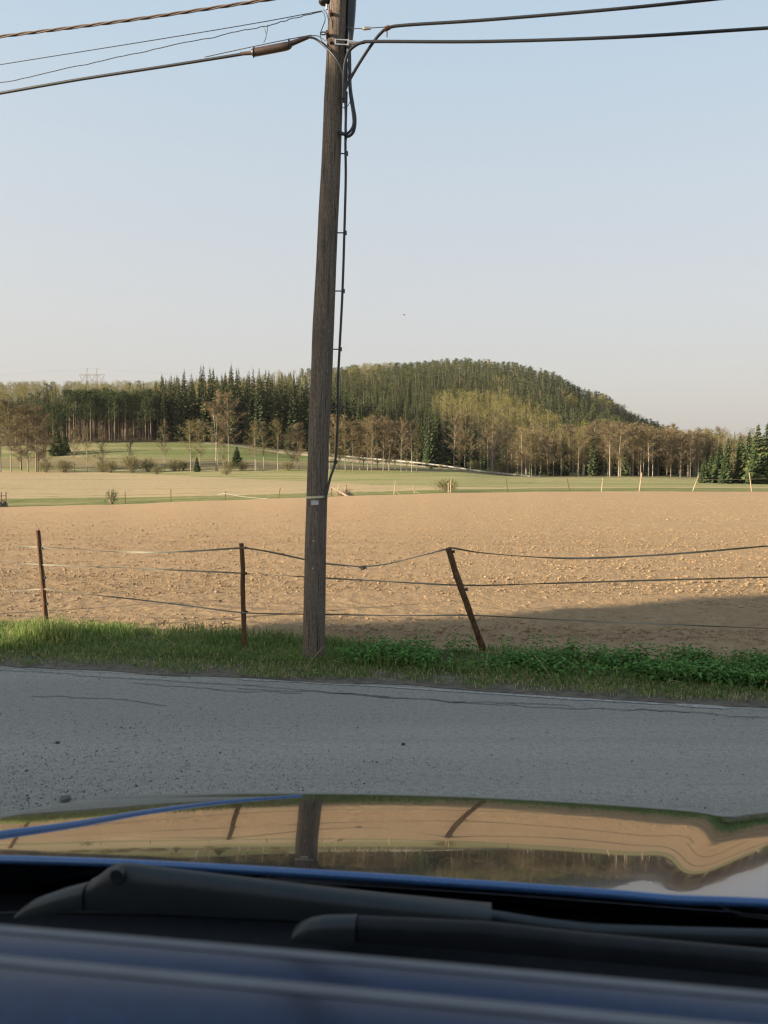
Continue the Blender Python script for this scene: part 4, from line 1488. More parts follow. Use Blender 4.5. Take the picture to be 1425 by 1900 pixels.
def make_bush(Rb, Hb, n=620, leaf=130):
    tr, cr = MB(), MB()
    for k in range(16):
        a = rng.uniform(0, 6.28)
        t_p = np.array((Rb * 0.8 * math.cos(a) * rng.uniform(0.3, 1), Rb * 0.8 * math.sin(a) * rng.uniform(0.3, 1), Hb * rng.uniform(0.6, 1)))
        tr.tube(spline([(t_p[0] * 0.1, t_p[1] * 0.1, -0.2), t_p * (0.6, 0.6, 0.5), t_p], 5), [0.04, 0.035, 0.03, 0.02, 0.01], 4, cap=False)
    u = rng.normal(0, 1, (n, 3))
    u /= np.linalg.norm(u, axis=1)[:, None]
    r_ = rng.uniform(0.05, 1, n)[:, None] ** 0.6
    lob = 1 + 0.35 * np.sin(3 * np.arctan2(u[:, 1:2], u[:, :1]) + 1.3) * np.cos(2.2 * u[:, 2:3])
    A = u * r_ * lob * np.array((Rb * 0.85, Rb * 0.85, Hb * 0.42)) + np.array((0, 0, Hb * 0.38))
    D = rng.normal(0, 0.4, (n, 3)) + u * 0.5 + np.array((0, 0, 0.9))
    D /= np.linalg.norm(D, axis=1)[:, None]
    S = np.cross(D, rng.normal(0, 1, (n, 3)))
    S /= np.linalg.norm(S, axis=1)[:, None]
    V = np.stack([A - S * 0.028, A + S * 0.028, A + D * rng.uniform(0.4, 1.1, n)[:, None] * min(1, Hb / 2)], 1).reshape(-1, 3)
    cr.add(V, (np.arange(n) * 3)[:, None] + np.array([[0, 1, 2]]), 0, np.repeat(rng.uniform(0, 1, n), 3))
    u = rng.normal(0, 1, (leaf, 3))
    u /= np.linalg.norm(u, axis=1)[:, None]
    A = u * rng.uniform(0.2, 1, leaf)[:, None] ** 0.5 * np.array((Rb, Rb, Hb * 0.5)) + np.array((0, 0, Hb * 0.52))
    tri_leaves(cr, A, rng.uniform(0.12, 0.3, leaf) * min(1, Hb / 2), 1, rng.uniform(0, 1, leaf), 0.6)
    return tr, cr


class Kind:
    def __init__(self, maker, trunk_mat, crown_mats, n, H0, name, single=False):
        self.var = []
        self.H0 = H0
        self.name = name
        for k in range(n):
            tr, cr = maker(k)
            tm = M[trunk_mat]
            cms = [M[c] for c in crown_mats]
            if single:
                for V, F, Mi, T in zip(tr.V, tr.F, tr.M, tr.T):
                    pass
                off = cr.n
                for V, F, Mi, T in zip(tr.V, tr.F, tr.M, tr.T):
                    cr.V.append(V)
                    cr.F.append(F + off)
                    cr.M.append(Mi * 0 + len(cms))
                    cr.T.append(T)
                cr.n += tr.n
                self.var.append((cr, cr.mesh(name, cms + [tm])))
            else:
                self.var.append((None, tr.mesh(name + '_trunk', [tm], True), cr.mesh(name + '_crown', cms)))
        self.single = single

    def place(self, X, Y, H, label, group=None, cat='tree', wide=1.0, var=None, dz=0.0):
        v = self.var[var if var is not None else int(rng.integers(len(self.var)))]
        s = H / self.H0
        z = float(ground_z(X, Y)) + dz
        rz = random.uniform(0, 6.28)
        if self.single:
            o = put(self.name, v[1], None, (X, Y, z), rz, (s * wide, s * wide, s))
        else:
            o = empty(self.name, (X, Y, z), rz)
            o.scale = (s * wide, s * wide, s)
            put('trunk', v[1], o)
            put('crown', v[2], o)
        tag(o, label, cat, group)
        return o


spruce_near = Kind(lambda k: make_spruce(10, 1.7, 0.19 + 0.02 * (k % 2), k), 'barks', ['spruce'], 3, 10, 'spruce_tree')
spruce_far = Kind(lambda k: make_spruce(24, 0.72, (0.125, 0.145, 0.11, 0.135)[k], k), 'barks', ['spruce'], 4, 24, 'spruce_tree', True)
pine_mid = Kind(lambda k: make_pine(18, 1.3, (0.46, 0.54, 0.50, 0.42)[k], 0.125, k), 'barkp', ['pine'], 4, 18, 'pine_tree')
pine_far = Kind(lambda k: make_pine(16, 0.8, (0.12, 0.2, 0.28)[k], 0.19, k), 'barkp', ['pine'], 3, 16, 'pine_tree', True)
birch_leaf = Kind(lambda k: make_birch(14, 1200, 900, 1 + (k == 2), 0.25, 0.16, 0.23), 'barkb', ['twig', 'birch'], 4, 14, 'birch_tree')
birch_bare = Kind(lambda k: make_birch(17, 260, 1900, 1 + (k == 2), 0.30, 0.16, 0.2), 'barkb', ['twig', 'birch'], 5, 17, 'birch_tree')
alder = Kind(lambda k: make_birch(13, 800, 2000, 1 + (k % 2), 0.15, 0.17, 0.22), 'barka', ['twig', 'rustleaf'], 6, 13, 'alder_tree')
alder_far = Kind(lambda k: make_birch(13, 280, 520, 1, 0.06, 0.21, 0.38), 'barka', ['twig', 'rustleaf'], 3, 13, 'alder_tree', True)
birch_far = Kind(lambda k: make_birch(13, 460, 160, 1, 0.05, 0.21, 0.42), 'barka', ['twig', 'birch'], 3, 13, 'birch_tree', True)
bush_k = Kind(lambda k: make_bush(1.8, 3.2), 'barka', ['bush', 'bush'], 3, 3.2, 'willow_bush')


def by_px(kind, px, d, top, label, group=None, cat='tree', **kw):
    """stands at bearing px and distance d; its height follows from where its top appears"""
    X_ = (px - 712.5) / FOC * d
    z0 = float(ground_z(X_, d))
    H = max(1.0, at_d(px, top, d)[2] - z0)
    return kind.place(X_, d, H, label, group, cat, **kw)


# --- the trees that stand singly along the ditch bank, left to right
G1 = 'birches along the ditch bank at the left'
lone = [
    (birch_leaf, 2, 212, 745, 'yellow green birch cut off by the left edge of the picture', 1.5),
    (birch_bare, 22, 211, 742, 'white trunked birch by the stubble field, leftmost whole trunk', 0.9),
    (alder, 53, 213, 748, 'grey brown bare tree, left trunk of the pair beside the white birch', 1.15),
    (alder, 68, 212, 752, 'grey brown bare tree, right trunk of the pair beside the white birch', 1.25),
    (alder, 40, 220, 775, 'low russet tree filling in behind the grey brown pair', 1.3),
    (alder, 86, 222, 768, 'russet tree between the grey brown pair and the dark low spruce', 1.2),
    (birch_bare, 139, 212, 790, 'slender birch just right of the dark low spruce', 0.8),
    (birch_leaf, 163, 211, 792, 'small rusty crowned birch with several white stems', 0.9),
    (alder, 192, 213, 790, 'small russet tree in front of the pine trunks', 0.8),
    (birch_bare, 243, 216, 795, 'thin birch rising from the round bush on the green slope', 0.5),
    (birch_bare, 305, 211, 778, 'thin white birch between the round bush and the golden birch', 0.6),
    (birch_leaf, 355, 210, 780, 'golden leafed birch left of the tall bare birch', 1.25),
    (birch_leaf, 372, 216, 784, 'second golden birch close against the tall bare birch', 0.9),
    (birch_bare, 401, 210, 725, 'tall bare greyish birch with the widest bare crown at left', 1.05),
    (birch_bare, 425, 222, 728, 'tall bare birch just right of the tallest bare birch', 0.9),
    (birch_leaf, 415, 212, 802, 'short thin birch under the tall bare birches', 0.8),
    (birch_leaf, 474, 210, 778, 'yellow birch, left one of three left of the power pole', 1.0),
    (birch_leaf, 490, 212, 782, 'yellow birch, middle one of three left of the power pole', 0.9),
    (birch_leaf, 516, 211, 779, 'yellow birch, right one of three left of the power pole', 1.05),
    (alder, 555, 213, 786, 'bare russet tree close to the left side of the power pole', 1.2),
    (alder, 543, 220, 792, 'pale russet tree behind the yellow birches', 1.0),
]
for kind, px, d, top, lab, w_ in lone:
    by_px(kind, px, d, top, lab, None, 'tree', wide=w_)
by_px(spruce_near, 108, 262, 792, 'low dark spruce standing alone left of the pine trunks', wide=1.7)
by_px(spruce_near, 122, 268, 802, 'smaller dark spruce touching the low dark spruce', wide=1.5)
by_px(spruce_near, 366, 208, 846, 'tiny dark young spruce below the golden birch', wide=1.3)
by_px(spruce_near, 440, 225, 828, 'small round young conifer on the bank below the spruce wood', wide=1.8)
G2 = 'bare and russet trees right of the power pole'
for px, d, top, k, w_ in ((612, 212, 790, 1, 1), (622, 215, 770, 0, 1), (641, 214, 768, 1, 1), (655, 213, 782, 0, 1.1), (668, 216, 778, 0, .9), (682, 214, 775, 1, 1.0), (690, 211, 770, 0, .8), (700, 219, 776, 0, 1.2), (711, 212, 772, 2, .9),
                          (722, 215, 778, 0, 1.1), (733, 218, 780, 0, 1.0), (744, 211, 776, 2, .8), (754, 216, 784, 0, 1.0), (764, 211, 780, 2, .9), (773, 213, 800, 1, .8), (629, 220, 784, 0, 1.2), (674, 222, 786, 0, 1.3), (716, 222, 788, 0, 1.3)):
    by_px((alder, birch_leaf, birch_bare)[k], px, d, top, 'bare russet tree in the thin row right of the power pole', G2, wide=w_ * 0.95)
lone2 = [
    (birch_bare, 842, 234, 768, 'tall white stemmed birch against the dark spruces, left of a pair', 0.8), (birch_bare, 862, 236, 770, 'tall white stemmed birch against the dark spruces, right of a pair', 0.85),
    (alder, 853, 235, 800, 'low russet tree between the two tall white birches', 0.8), (birch_bare, 873, 233, 806, 'short leaning birch beside the tall white pair', 0.7),
    (birch_bare, 891, 231, 815, 'thin slanting birch left of the forked birch', 0.6), (birch_bare, 905, 230, 790, 'white birch with forked stems above the guard rail', 1.1), (birch_bare, 913, 232, 786, 'pale wide crowned birch beside the forked birch', 1.1),
    (birch_leaf, 968, 226, 795, 'golden birch at the end of the guard rail', 1.1), (birch_leaf, 986, 228, 804, 'yellow birch just right of the guard rail end', 0.9),
    (birch_bare, 1131, 226, 782, 'bare white birch with wide open crown, left of a pair before the woods', 1.05), (birch_bare, 1147, 224, 784, 'bare white birch with wide open crown, right of a pair before the woods', 1.15),
    (birch_leaf, 1150, 222, 838, 'short yellow birch at the foot of the bare pair', 1.2), (birch_bare, 1174, 226, 785, 'tall straight bare birch right of the bare pair', 0.7), (birch_bare, 1203, 226, 787, 'grey bare birch with spreading crown near the small spruces', 1.2),
    (birch_bare, 1262, 230, 800, 'thin bare birch in front of the brown woods, left of two', 0.6), (birch_bare, 1280, 230, 798, 'thin bare birch in front of the brown woods, right of two', 0.6),
    (birch_bare, 1358, 128, 840, 'bare thin tree standing among the small spruces', 0.7),
]
for kind, px, d, top, lab, w_ in lone2:
    by_px(kind, px, d, top, lab, None, 'tree', wide=w_)
# the young spruces at the right border
G3 = 'young spruces at the right border'
sp = [(1306, 132, 850, 'smallest spruce at the left end of the right spruce group', 1.5), (1319, 136, 838, 'small spruce, second in the right spruce group', 1.2), (1334, 134, 820, 'broad spruce third in the right spruce group', 1.2),
      (1349, 140, 812, 'dark spruce left of the bare thin tree', 1.1), (1345, 128, 838, 'low spruce in front of the bare thin tree', 1.3), (1372, 136, 808, 'spruce just right of the bare thin tree', 1.25),
      (1388, 140, 800, 'spruce, third from the right border', 1.15), (1404, 132, 787, 'tall pointed spruce, second from the right border', 1.2), (1421, 138, 785, 'tallest spruce at the right border', 1.2), (1446, 134, 790, None, 1.2), (1470, 138, 785, None, 1.2)]
for px, d, top, lab, w_ in sp:
    by_px(spruce_near, px, d, top, lab or 'spruce partly outside the right border of the picture', G3, wide=w_)
# bushes
for px, d, top, w_, lab in ((244, 207, 840, 1.0, 'round grey green bush on the bank below the pines'), (190, 211, 853, 1.1, 'low bush left of the round grey bush'), (205, 209, 850, 1.1, 'low bush touching the round grey bush on its left'), (275, 210, 848, 1.2, 'low bush right of the round grey bush'),
                           (292, 196, 862, 1.3, 'pale low bush in front on the green strip'), (325, 211, 848, 1.2, 'spread out bush left of the golden birch'), (340, 214, 852, 1.2, 'bush under the golden birch'), (120, 210, 850, 1.3, 'yellowish bush below the dark low spruce'),
                           (86, 211, 853, 1.3, 'yellowish bush below the grey brown pair of trees'), (425, 209, 852, 1.2, 'low bush under the tall bare birches'), (450, 212, 853, 1.2, 'low bush left of the three yellow birches'), (420, 187, 868, 1.3, 'faint pale bush on the pasture left of the pole'),
                           (535, 212, 855, 1.2, 'low bush between yellow birches and power pole'), (800, 236, 862, 1.4, 'grey bush in front of the guard rail'), (818, 240, 860, 1.2, 'bush behind the guard rail below the dark spruces'), (880, 238, 852, 1.4, 'yellowish bush behind the guard rail'),
                           (930, 236, 852, 1.6, 'low bush behind the guard rail end'), (950, 238, 858, 1.5, 'bush at the edge of the brown woods')):
    by_px(bush_k, px, d, top, lab, 'bushes along the bank', 'bush', wide=w_)
b_ = by_px(bush_k, 828, 52, 893, 'small thin bush beside two stakes at the field edge', 'bushes along the bank', 'bush', wide=1.7)
sapling = Kind(lambda k: make_bush(0.45, 0.9, 50, 80), 'barka', ['bush', 'bush'], 1, 0.9, 'sapling')
by_px(sapling, 206, 51, 917, 'low leafy sapling on the green strip at left', None, 'sapling', wide=1.0)

# --- stands: jittered rows of trees
stuff = {}
count = {}


def stand(kinds, px0, px1, d0, d1, step, Hf, label, group, limit=10000, stuffed=False, wide=1.0, edge=None):
    d = d0
    while d < d1:
        w0, w1 = (px0 - 712.5) / FOC * d, (px1 - 712.5) / FOC * d
        x = w0 + rng.uniform(0, step)
        while x < w1:
            xx, dd = x + rng.normal(0, step * 0.22), d + rng.normal(0, step * 0.28)
            px = 712.5 + FOC * xx / dd
            H = Hf(px, dd) * (rng.uniform(0.8, 1.1) if stuffed else rng.uniform(0.84, 1.12))
            x += step * rng.uniform(0.8, 1.2)
            if H < 2:
                continue
            kk = kinds(px, dd)
            if kk is None:
                continue
            if isinstance(label, dict):
                lb, gp = label[kk.name]
            else:
                lb, gp = label, group
            if not stuffed and count.get(kk.name, 0) < limit:
                count[kk.name] = count.get(kk.name, 0) + 1
                kk.place(xx, dd, H, lb, gp, wide=wide * rng.uniform(0.85, 1.15))
            else:
                stuff.setdefault(kk.name, []).append((kk, xx, dd, H, wide * rng.uniform(0.85, 1.15)))
        d += step


# pine stand with visible trunks, left
stand(lambda p, d: pine_mid, 128, 300, 302, 340, 3.6, lambda p, d: 18.0, 'slim pine with bare lower trunk in the pine stand at left', 'pines of the left stand')
stand(lambda p, d: spruce_far, 36, 128, 322, 352, 4.6, lambda p, d: 17 + 2 * math.sin(p * 0.3), 'dark spruce behind the bare trees far left', 'spruces behind the bare trees at far left')
stand(lambda p, d: pine_mid if p > 70 else birch_far, -30, 130, 288, 318, 5.5, lambda p, d: 13.5, {'pine_tree': ('pine among the mixed trees far left', 'mixed trees at far left'), 'birch_tree': ('pale birch among the mixed trees far left', 'mixed trees at far left')}, None)
# tall spruce wood from left to behind the power pole
HS = lambda p, d: np.interp(p, [285, 300, 330, 380, 440, 500, 560, 640, 700, 760, 800], [20, 24, 25.5, 27, 28, 27.5, 26.5, 27, 25, 21, 19])
stand(lambda p, d: spruce_far, 288, 600, 306, 334, 4.5, HS, {'spruce_tree': ('tall dark spruce in the dense wood left of the power pole', 'spruces of the tall wood left of the pole'), 'pine_tree': ('tall pine among the spruces left of the power pole', 'pines among the spruces left of the pole')}, None)
HS2 = lambda p, d: np.interp(p, [580, 640, 700, 760, 830, 900, 940], [26, 25, 21, 20, 19, 15, 12])
stand(lambda p, d: spruce_far, 600, 800, 302, 372, 6.6, HS2, 'dark spruce in the wood right of the power pole', 'spruces right of the pole')
stand(lambda p, d: spruce_far, 778, 838, 252, 268, 4.6, lambda p, d: 20.0, 'dark spruce standing forward between the russet row and the white birches', 'forward dark spruces')
stand(lambda p, d: spruce_far if p < 905 or rng.uniform() < 0.5 else alder_far, 838, 1000, 256, 300, 5.6, lambda p, d: np.interp(p, [838, 900, 950, 1000], [19, 16, 12, 10]), {'spruce_tree': ('dark spruce behind the white stemmed birches', 'spruces behind the white birches'), 'alder_tree': ('brown tree behind the guard rail end', 'brown trees behind the guard rail')}, None)
# brown mixed woods on the right
HB = lambda p, d: np.interp(p, [930, 1000, 1060, 1120, 1180, 1250, 1330, 1440], [11, 13, 15, 15.5, 15.5, 14.5, 14, 14]) * (1 + 0.0016 * (d - 232))


def mixr(p, d):
    u = rng.uniform()
    if u < 0.36:
        return alder
    if u < 0.50:
        return birch_bare
    if u < 0.80:
        return birch_leaf
    return spruce_far


stand(mixr, 945, 1330, 232, 262, 4.5, HB, {'alder_tree': ('bare brown tree in the mixed woods on the right', 'brown trees of the right woods'), 'birch_tree': ('pale stemmed birch in the mixed woods on the right', 'birches of the right woods'), 'spruce_tree': ('young dark spruce among the brown woods on the right', 'spruces of the right woods')}, None, limit=285)


def mixr2(p, d):
    u = rng.uniform()
    return alder_far if u < 0.48 else (birch_far if u < 0.75 else spruce_far)


HB2 = lambda p, d: np.interp(p, [960, 1100, 1200, 1260, 1500], [15, 16, 15.5, 14.5, 14.5])
LBL = {'alder_tree': ('bare brown tree in the back of the right woods', 'brown trees of the right woods'), 'birch_tree': ('pale stemmed birch in the mixed woods on the right', 'birches of the right woods'), 'spruce_tree': ('young dark spruce among the brown woods on the right', 'spruces of the right woods'), 'pine_tree': ('pine on the slope', 'pines on the slope')}
stand(mixr2, 960, 1520, 264, 340, 6.0, HB2, LBL, None, limit=275)
stand(lambda p, d: spruce_far if rng.uniform() < 0.6 else pine_far, 1225, 1540, 345, 385, 6.5, lambda p, d: np.interp(p, [1225, 1300, 1540], [14, 17, 18]), LBL, None, stuffed=True)


# hillside forest: far too many to count, one mass
def hillmix(p, d):
    n1 = float(fbm(np.array([p * 0.013 + d * 0.004]), np.array([d * 0.016]), 2)[0])
    if p < 290:
        return birch_far if (d > 420 and n1 > -0.55) else (pine_far if rng.uniform() < 0.6 else spruce_far)
    if p < 560:
        return spruce_far if rng.uniform() < 0.6 else birch_far
    # pale birch patches on the slope, pines above
    top = np.interp(p, [560, 700, 850, 950, 1100, 1250], [560, 540, 560, 560, 470, 400])
    if 800 < p < 1035 and d < np.interp(p, [800, 930, 1035], [470, 500, 430]) and d > np.interp(p, [800, 930, 1035], [385, 330, 330]):
        return birch_far if rng.uniform() < 0.85 else spruce_far
    if d > top:
        return (pine_far if rng.uniform() < 0.82 else spruce_far) if n1 < 0.55 else birch_far
    if p > 1000:
        return pine_far if rng.uniform() < 0.6 else spruce_far
    return spruce_far if rng.uniform() < 0.75 else pine_far


HH = lambda p, d: np.interp(d, [300, 450, 600, 760], [17, 16, 15, 14.5])
stand(hillmix, -60, 600, 345, 470, 8.5, lambda p, d: 16 if p < 290 else 19, LBL, None, stuffed=True)
stand(hillmix, -60, 600, 470, 735, 11.0, lambda p, d: 15.5, LBL, None, stuffed=True)
stand(hillmix, 600, 1260, 376, 520, 6.6, HH, LBL, None, stuffed=True, wide=1.1)
stand(hillmix, 600, 1260, 520, 735, 6.4, HH, LBL, None, stuffed=True, wide=1.1)
# lift the back spruces
sm = {'spruce_tree': ('spruce_forest', 'dark spruces far off on the wooded hill'), 'pine_tree': ('pine_forest', 'olive green pines covering the top of the wooded hill'), 'birch_tree': ('birch_forest', 'pale yellow green birches on the hill and far left ridge'), 'alder_tree': ('alder_forest', 'brown bare trees in the back of the right woods')}
for nm, lst in stuff.items():
    mb = MB()
    mats = None
    for kk, x, d, H, w_ in lst:
        if not kk.single:
            kk = {'pine_tree': pine_far, 'birch_tree': birch_far, 'alder_tree': alder_far, 'spruce_tree': spruce_far}[nm]
        cr, me = kk.var[int(rng.integers(len(kk.var)))]
        mats = list(me.materials)
        s = H / kk.H0
        an = rng.uniform(0, 6.28)
        c, s_ = math.cos(an), math.sin(an)
        z = float(ground_z(x, d))
        dt = rng.uniform(-0.22, 0.22)
        off = mb.n
        for V, F, Mi, T in zip(cr.V, cr.F, cr.M, cr.T):
            W = np.stack([(V[:, 0] * c - V[:, 1] * s_) * s * w_ + x, (V[:, 0] * s_ + V[:, 1] * c) * s * w_ + d, V[:, 2] * s + z], -1)
            mb.V.append(W)
            mb.F.append(F + off)
            mb.M.append(Mi)
            mb.T.append(np.clip(T + dt, 0, 1))
        mb.n = off + cr.n
    o = mb.build(sm[nm][0], mats)
    tag(o, sm[nm][1], 'forest', kind='stuff')
    print('stuff', nm, len(lst))
print('individual', count)

# ------------------------------------------------------------------ the parked blue car the picture is taken over
YAW = R(8.0)
UC, HW = 0.0, 0.89                       # centre line and half width in car coordinates
car = empty('parked_car', (0, 0, 0), -YAW)
tag(car, 'dark blue car in the foreground, bonnet mirroring the field', 'car')


def lray(x, y):
    r = ray(x, y)
    return np.array((r[0] * math.cos(YAW) - r[1] * math.sin(YAW), r[0] * math.sin(YAW) + r[1] * math.cos(YAW), r[2]))


def sstep(x):
    x = np.clip(x, 0, 1)
    return x * x * (3 - 2 * x)


_sv = np.linspace(-0.06, 1.05, 450)
_ss = np.interp(_sv, [-0.06, 0, 0.107, 0.35, 0.55, 0.63, 0.72, 0.82, 1.0], [11.0, 11.2, 12.7, 14.9, 16.9, 23, 42, 64, 84])
_sd = np.concatenate([[0], np.cumsum(np.tan(np.radians(_ss[:-1])) * np.diff(_sv))])
_sd -= np.interp(0, _sv, _sd)


def v_rear(u):
    return 0.866 - 0.035 * np.clip((UC - 0.36 - u) / 0.5, 0, 2) ** 2 - 0.035 * np.clip((u - UC - 0.36) / 0.5, 0, 2) ** 2


def hood_z(u, v):
    z = 1.136 - np.interp(v - 0.866, _sv, _sd) - (0.02 + 0.07 * np.clip(v - 0.88, 0, 0.5)) * (u - 0.12) ** 2 - 0.02 * np.clip((np.abs(u - UC) - 0.76) / 0.13, 0, 1.0) ** 2
    uv = 0.205 + 0.38 * (v - 0.887)
    k = np.clip((v - 0.80) / 0.30, 0.25, 1.1)
    z = z + k * (0.017 * sstep((u - uv + 0.01) / 0.16) - 0.0035 * np.exp(-((u - uv) / 0.035) ** 2))
    return z


def on_hood(x, y):
    r = lray(x, y)
    ts = np.linspace(0.6, 2.6, 4000)
    P = np.array((0, 0, CAMH))[None] + r[None] * ts[:, None]
    below = P[:, 2] <= hood_z(P[:, 0], P[:, 1])
    i = int(np.argmax(below)) if below.any() else int(np.argmin(P[:, 2] - hood_z(P[:, 0], P[:, 1])))
    return P[i]


def split(u):
    """inner edge of the left wing in car coordinates: the bonnet gap, as distance v"""
    return np.interp(u, SPL[:, 0], SPL[:, 1])


SPL = np.array([on_hood(x, y) for x, y in ((0, 1550), (140, 1530), (280, 1506), (420, 1488), (560, 1476.5))])
SPL = SPL[np.argsort(SPL[:, 0])]

us = np.linspace(UC - HW + 0.005, UC + HW - 0.005, 260)
vs = np.concatenate([np.linspace(0, 0.68, 170), np.linspace(0.69, 1.02, 40)])
U, Vv = np.meshgrid(us, vs)
VR = v_rear(U) + Vv
nose = 0.14 * np.clip((np.abs(U - UC) - 0.45) / 0.41, 0, 1) ** 2
VR = v_rear(U) + Vv * (1 - nose * 0.6)
ZZ = hood_z(U, VR + 0.0)
ZZ = np.maximum(ZZ, 0.62)
mb = MB()
G = np.stack([U, VR, ZZ], -1)
mb.grid(G)
mb.build('bonnet', M['paint'], car, smooth=True)
mb = MB()
# rolled rear lip of the panel
lip = np.stack([us, v_rear(us) - 0.0015, hood_z(us, v_rear(us)) - 0.0045], -1)
mb.tube(lip, 0.0052, 10)
mb.grid([np.stack([us, v_rear(us) - 0.002, hood_z(us, v_rear(us)) - 0.004], -1), np.stack([us, v_rear(us) + 0.012, hood_z(us, v_rear(us)) - 0.012], -1)])
mb.build('bonnet_rear_lip', M['litpaint'], car, smooth=True)
# edge bead where the bonnet meets the left wing
mb = MB()
e_ = SPL.copy()
a_ = e_[0] - (e_[1] - e_[0]) * 1.2
a_[2] = hood_z(a_[0], a_[1])
e_ = np.vstack([a_[None], e_])
S_ = spline(e_, 50)
S_[:, 2] = hood_z(S_[:, 0], S_[:, 1]) + 0.0005
mb.tube(S_, np.linspace(0.0068, 0.0022, 50), 10)
mb.build('bonnet_edge', M['litpaint'], car, smooth=True)

# body sides, front and rear (simple but complete shell)


def side_z(v):
    return np.interp(v, [-2.1, -1.9, -1.5, 0.0, 0.80, 1.1, 1.45, 1.62, 1.74], [0.80, 0.98, 1.0, 0.99, 1.09, 1.01, 0.88, 0.80, 0.70])


vv_ = np.linspace(-2.05, 1.82, 70)
for s_ in (-1, 1):
    mb = MB()
    rows = []
    for hw, f in ((0.884, 1.0), (0.886, 0.90), (0.878, 0.80), (0.868, 0.62), (0.86, 0.40), (0.835, 0.20), (0.80, 0.0)):
        taper = 1 - 0.10 * np.clip((vv_ - 1.2) / 0.5, 0, 1) ** 2 - 0.08 * np.clip((-1.5 - vv_) / 0.55, 0, 1) ** 2
        zt_ = np.where(vv_ > 0.84, np.maximum(hood_z(s_ * 0.885, vv_) - 0.004, 0.64), side_z(vv_))
        zz_ = 0.24 + (zt_ - 0.24) * f
        for vw in (1.08, -1.38):
            inside = np.abs(vv_ - vw) < 0.36
            arch = 0.31 + np.sqrt(np.clip(0.36 ** 2 - (vv_ - vw) ** 2, 0, 1))
            zz_ = np.where(inside, np.maximum(zz_, arch), zz_)
        rows.append(np.stack([UC + s_ * hw * taper, vv_, zz_], -1))
    mb.grid(rows, flip=(s_ > 0))
    mb.build('wing_and_door_side', M['paint'], car, smooth=True)
mb = MB()
rows = []
for z_, v0 in ((0.64, 1.86), (0.52, 1.90), (0.36, 1.90), (0.24, 1.83)):
    uu = np.linspace(-0.78, 0.78, 30)
    rows.append(np.stack([UC + uu, v0 - 0.16 * (np.abs(uu) / 0.78) ** 3, np.full(30, z_)], -1))
mb.grid(rows, flip=True)
mb.build('front_bumper', M['paint'], car, smooth=True)
mb = MB()
mb.box((UC - 0.38, 1.885, 0.40), (UC + 0.38, 1.915, 0.52))
mb.build('grille', M['blackplastic'], car)
for s_ in (-1, 1):
    mb = MB()
    q = np.linspace(0, 2 * math.pi, 21)
    for r0, r1, d0, d1 in ((0.0, 0.09, 0.035, 0.025), (0.09, 0.12, 0.025, -0.03)):
        mb.grid([[(UC + s_ * 0.60 + r_ * 1.3 * math.cos(k), 1.76 + d_, 0.72 + r_ * 0.75 * math.sin(k)) for k in q] for r_, d_ in ((r0, d0), (r1, d1))])
    mb.build('headlight', M['lens'], car, smooth=True)
    mb = MB()
    mb.box((UC + s_ * 0.68 - 0.10, -2.07, 0.72), (UC + s_ * 0.68 + 0.10, -2.03, 0.95))
    mb.build('tail_light', M['redlens'], car)
mb = MB()
rows = []
for z_, v0, hw in ((1.36, -1.62, 0.56), (1.0, -1.93, 0.76), (0.80, -2.05, 0.78), (0.5, -2.08, 0.78), (0.26, -2.02, 0.74)):
    uu = np.linspace(-hw, hw, 20)
    rows.append(np.stack([UC + uu, np.full(20, v0), np.full(20, z_)], -1))
mb.grid(rows)
mb.build('tailgate', M['paint'], car, smooth=True)
mb = MB()
mb.box((UC - 0.74, -2.0, 0.20), (UC + 0.74, 1.62, 0.26))
mb.build('floor_pan', M['blackplastic'], car)
# wheels
for s_ in (-1, 1):
    for vw in (1.08, -1.38):
        w_ = empty('wheel', (UC + s_ * 0.78, vw, 0.31))
        w_.parent = car
        q = np.linspace(0, 2 * math.pi, 37)
        mb = MB()
        mb.grid([[(x_, r_ * math.cos(k), r_ * math.sin(k)) for k in q] for x_, r_ in ((-0.09, 0.21), (-0.10, 0.28), (-0.07, 0.31), (0.07, 0.31), (0.10, 0.28), (0.09, 0.21))])
        mb.build('tyre', M['rubber'], w_, smooth=True)
        mb = MB()
        mb.grid([[(x_, r_ * math.cos(k), r_ * math.sin(k)) for k in q] for x_, r_ in ((s_ * 0.05, 0.0), (s_ * 0.06, 0.07), (s_ * 0.03, 0.12), (s_ * 0.04, 0.20), (s_ * 0.085, 0.212))])
        for k in range(5):
            an = k * 2 * math.pi / 5
            mb.bar((s_ * 0.06, 0.05 * math.cos(an), 0.05 * math.sin(an)), (s_ * 0.06, 0.2 * math.cos(an), 0.2 * math.sin(an)), 0.04, 0.02, up=(1, 0, 0))
        mb.build('rim', M['chrome'], w_)

# roof: main skin ends in a rounded step, a narrow flange and a second rounded edge
def roll(v0, z0, sv, ss, n):
    """profile whose downward slope follows ss (degrees) along sv"""
    v_ = np.linspace(v0, sv[-1], n)
    s_ = np.tan(np.radians(np.interp(v_, sv, ss)))
    z_ = z0 - np.concatenate([[0], np.cumsum(0.5 * (s_[1:] + s_[:-1]) * np.diff(v_))])
    return list(zip(v_, z_))


prof = [(-1.62, 1.35), (-1.4, 1.39), (-1.0, 1.425), (-0.5, 1.437), (0.0, 1.418), (0.12, 1.4095)] + roll(0.20, 1.4035, [0.20, 0.255, 0.272, 0.282, 0.291, 0.2945, 0.2975, 0.2995], [4.5, 5, 6.5, 10, 14, 20, 42, 74], 60)
Z_STEP = prof[-1][1]
uu = np.linspace(-0.60, 0.60, 90)


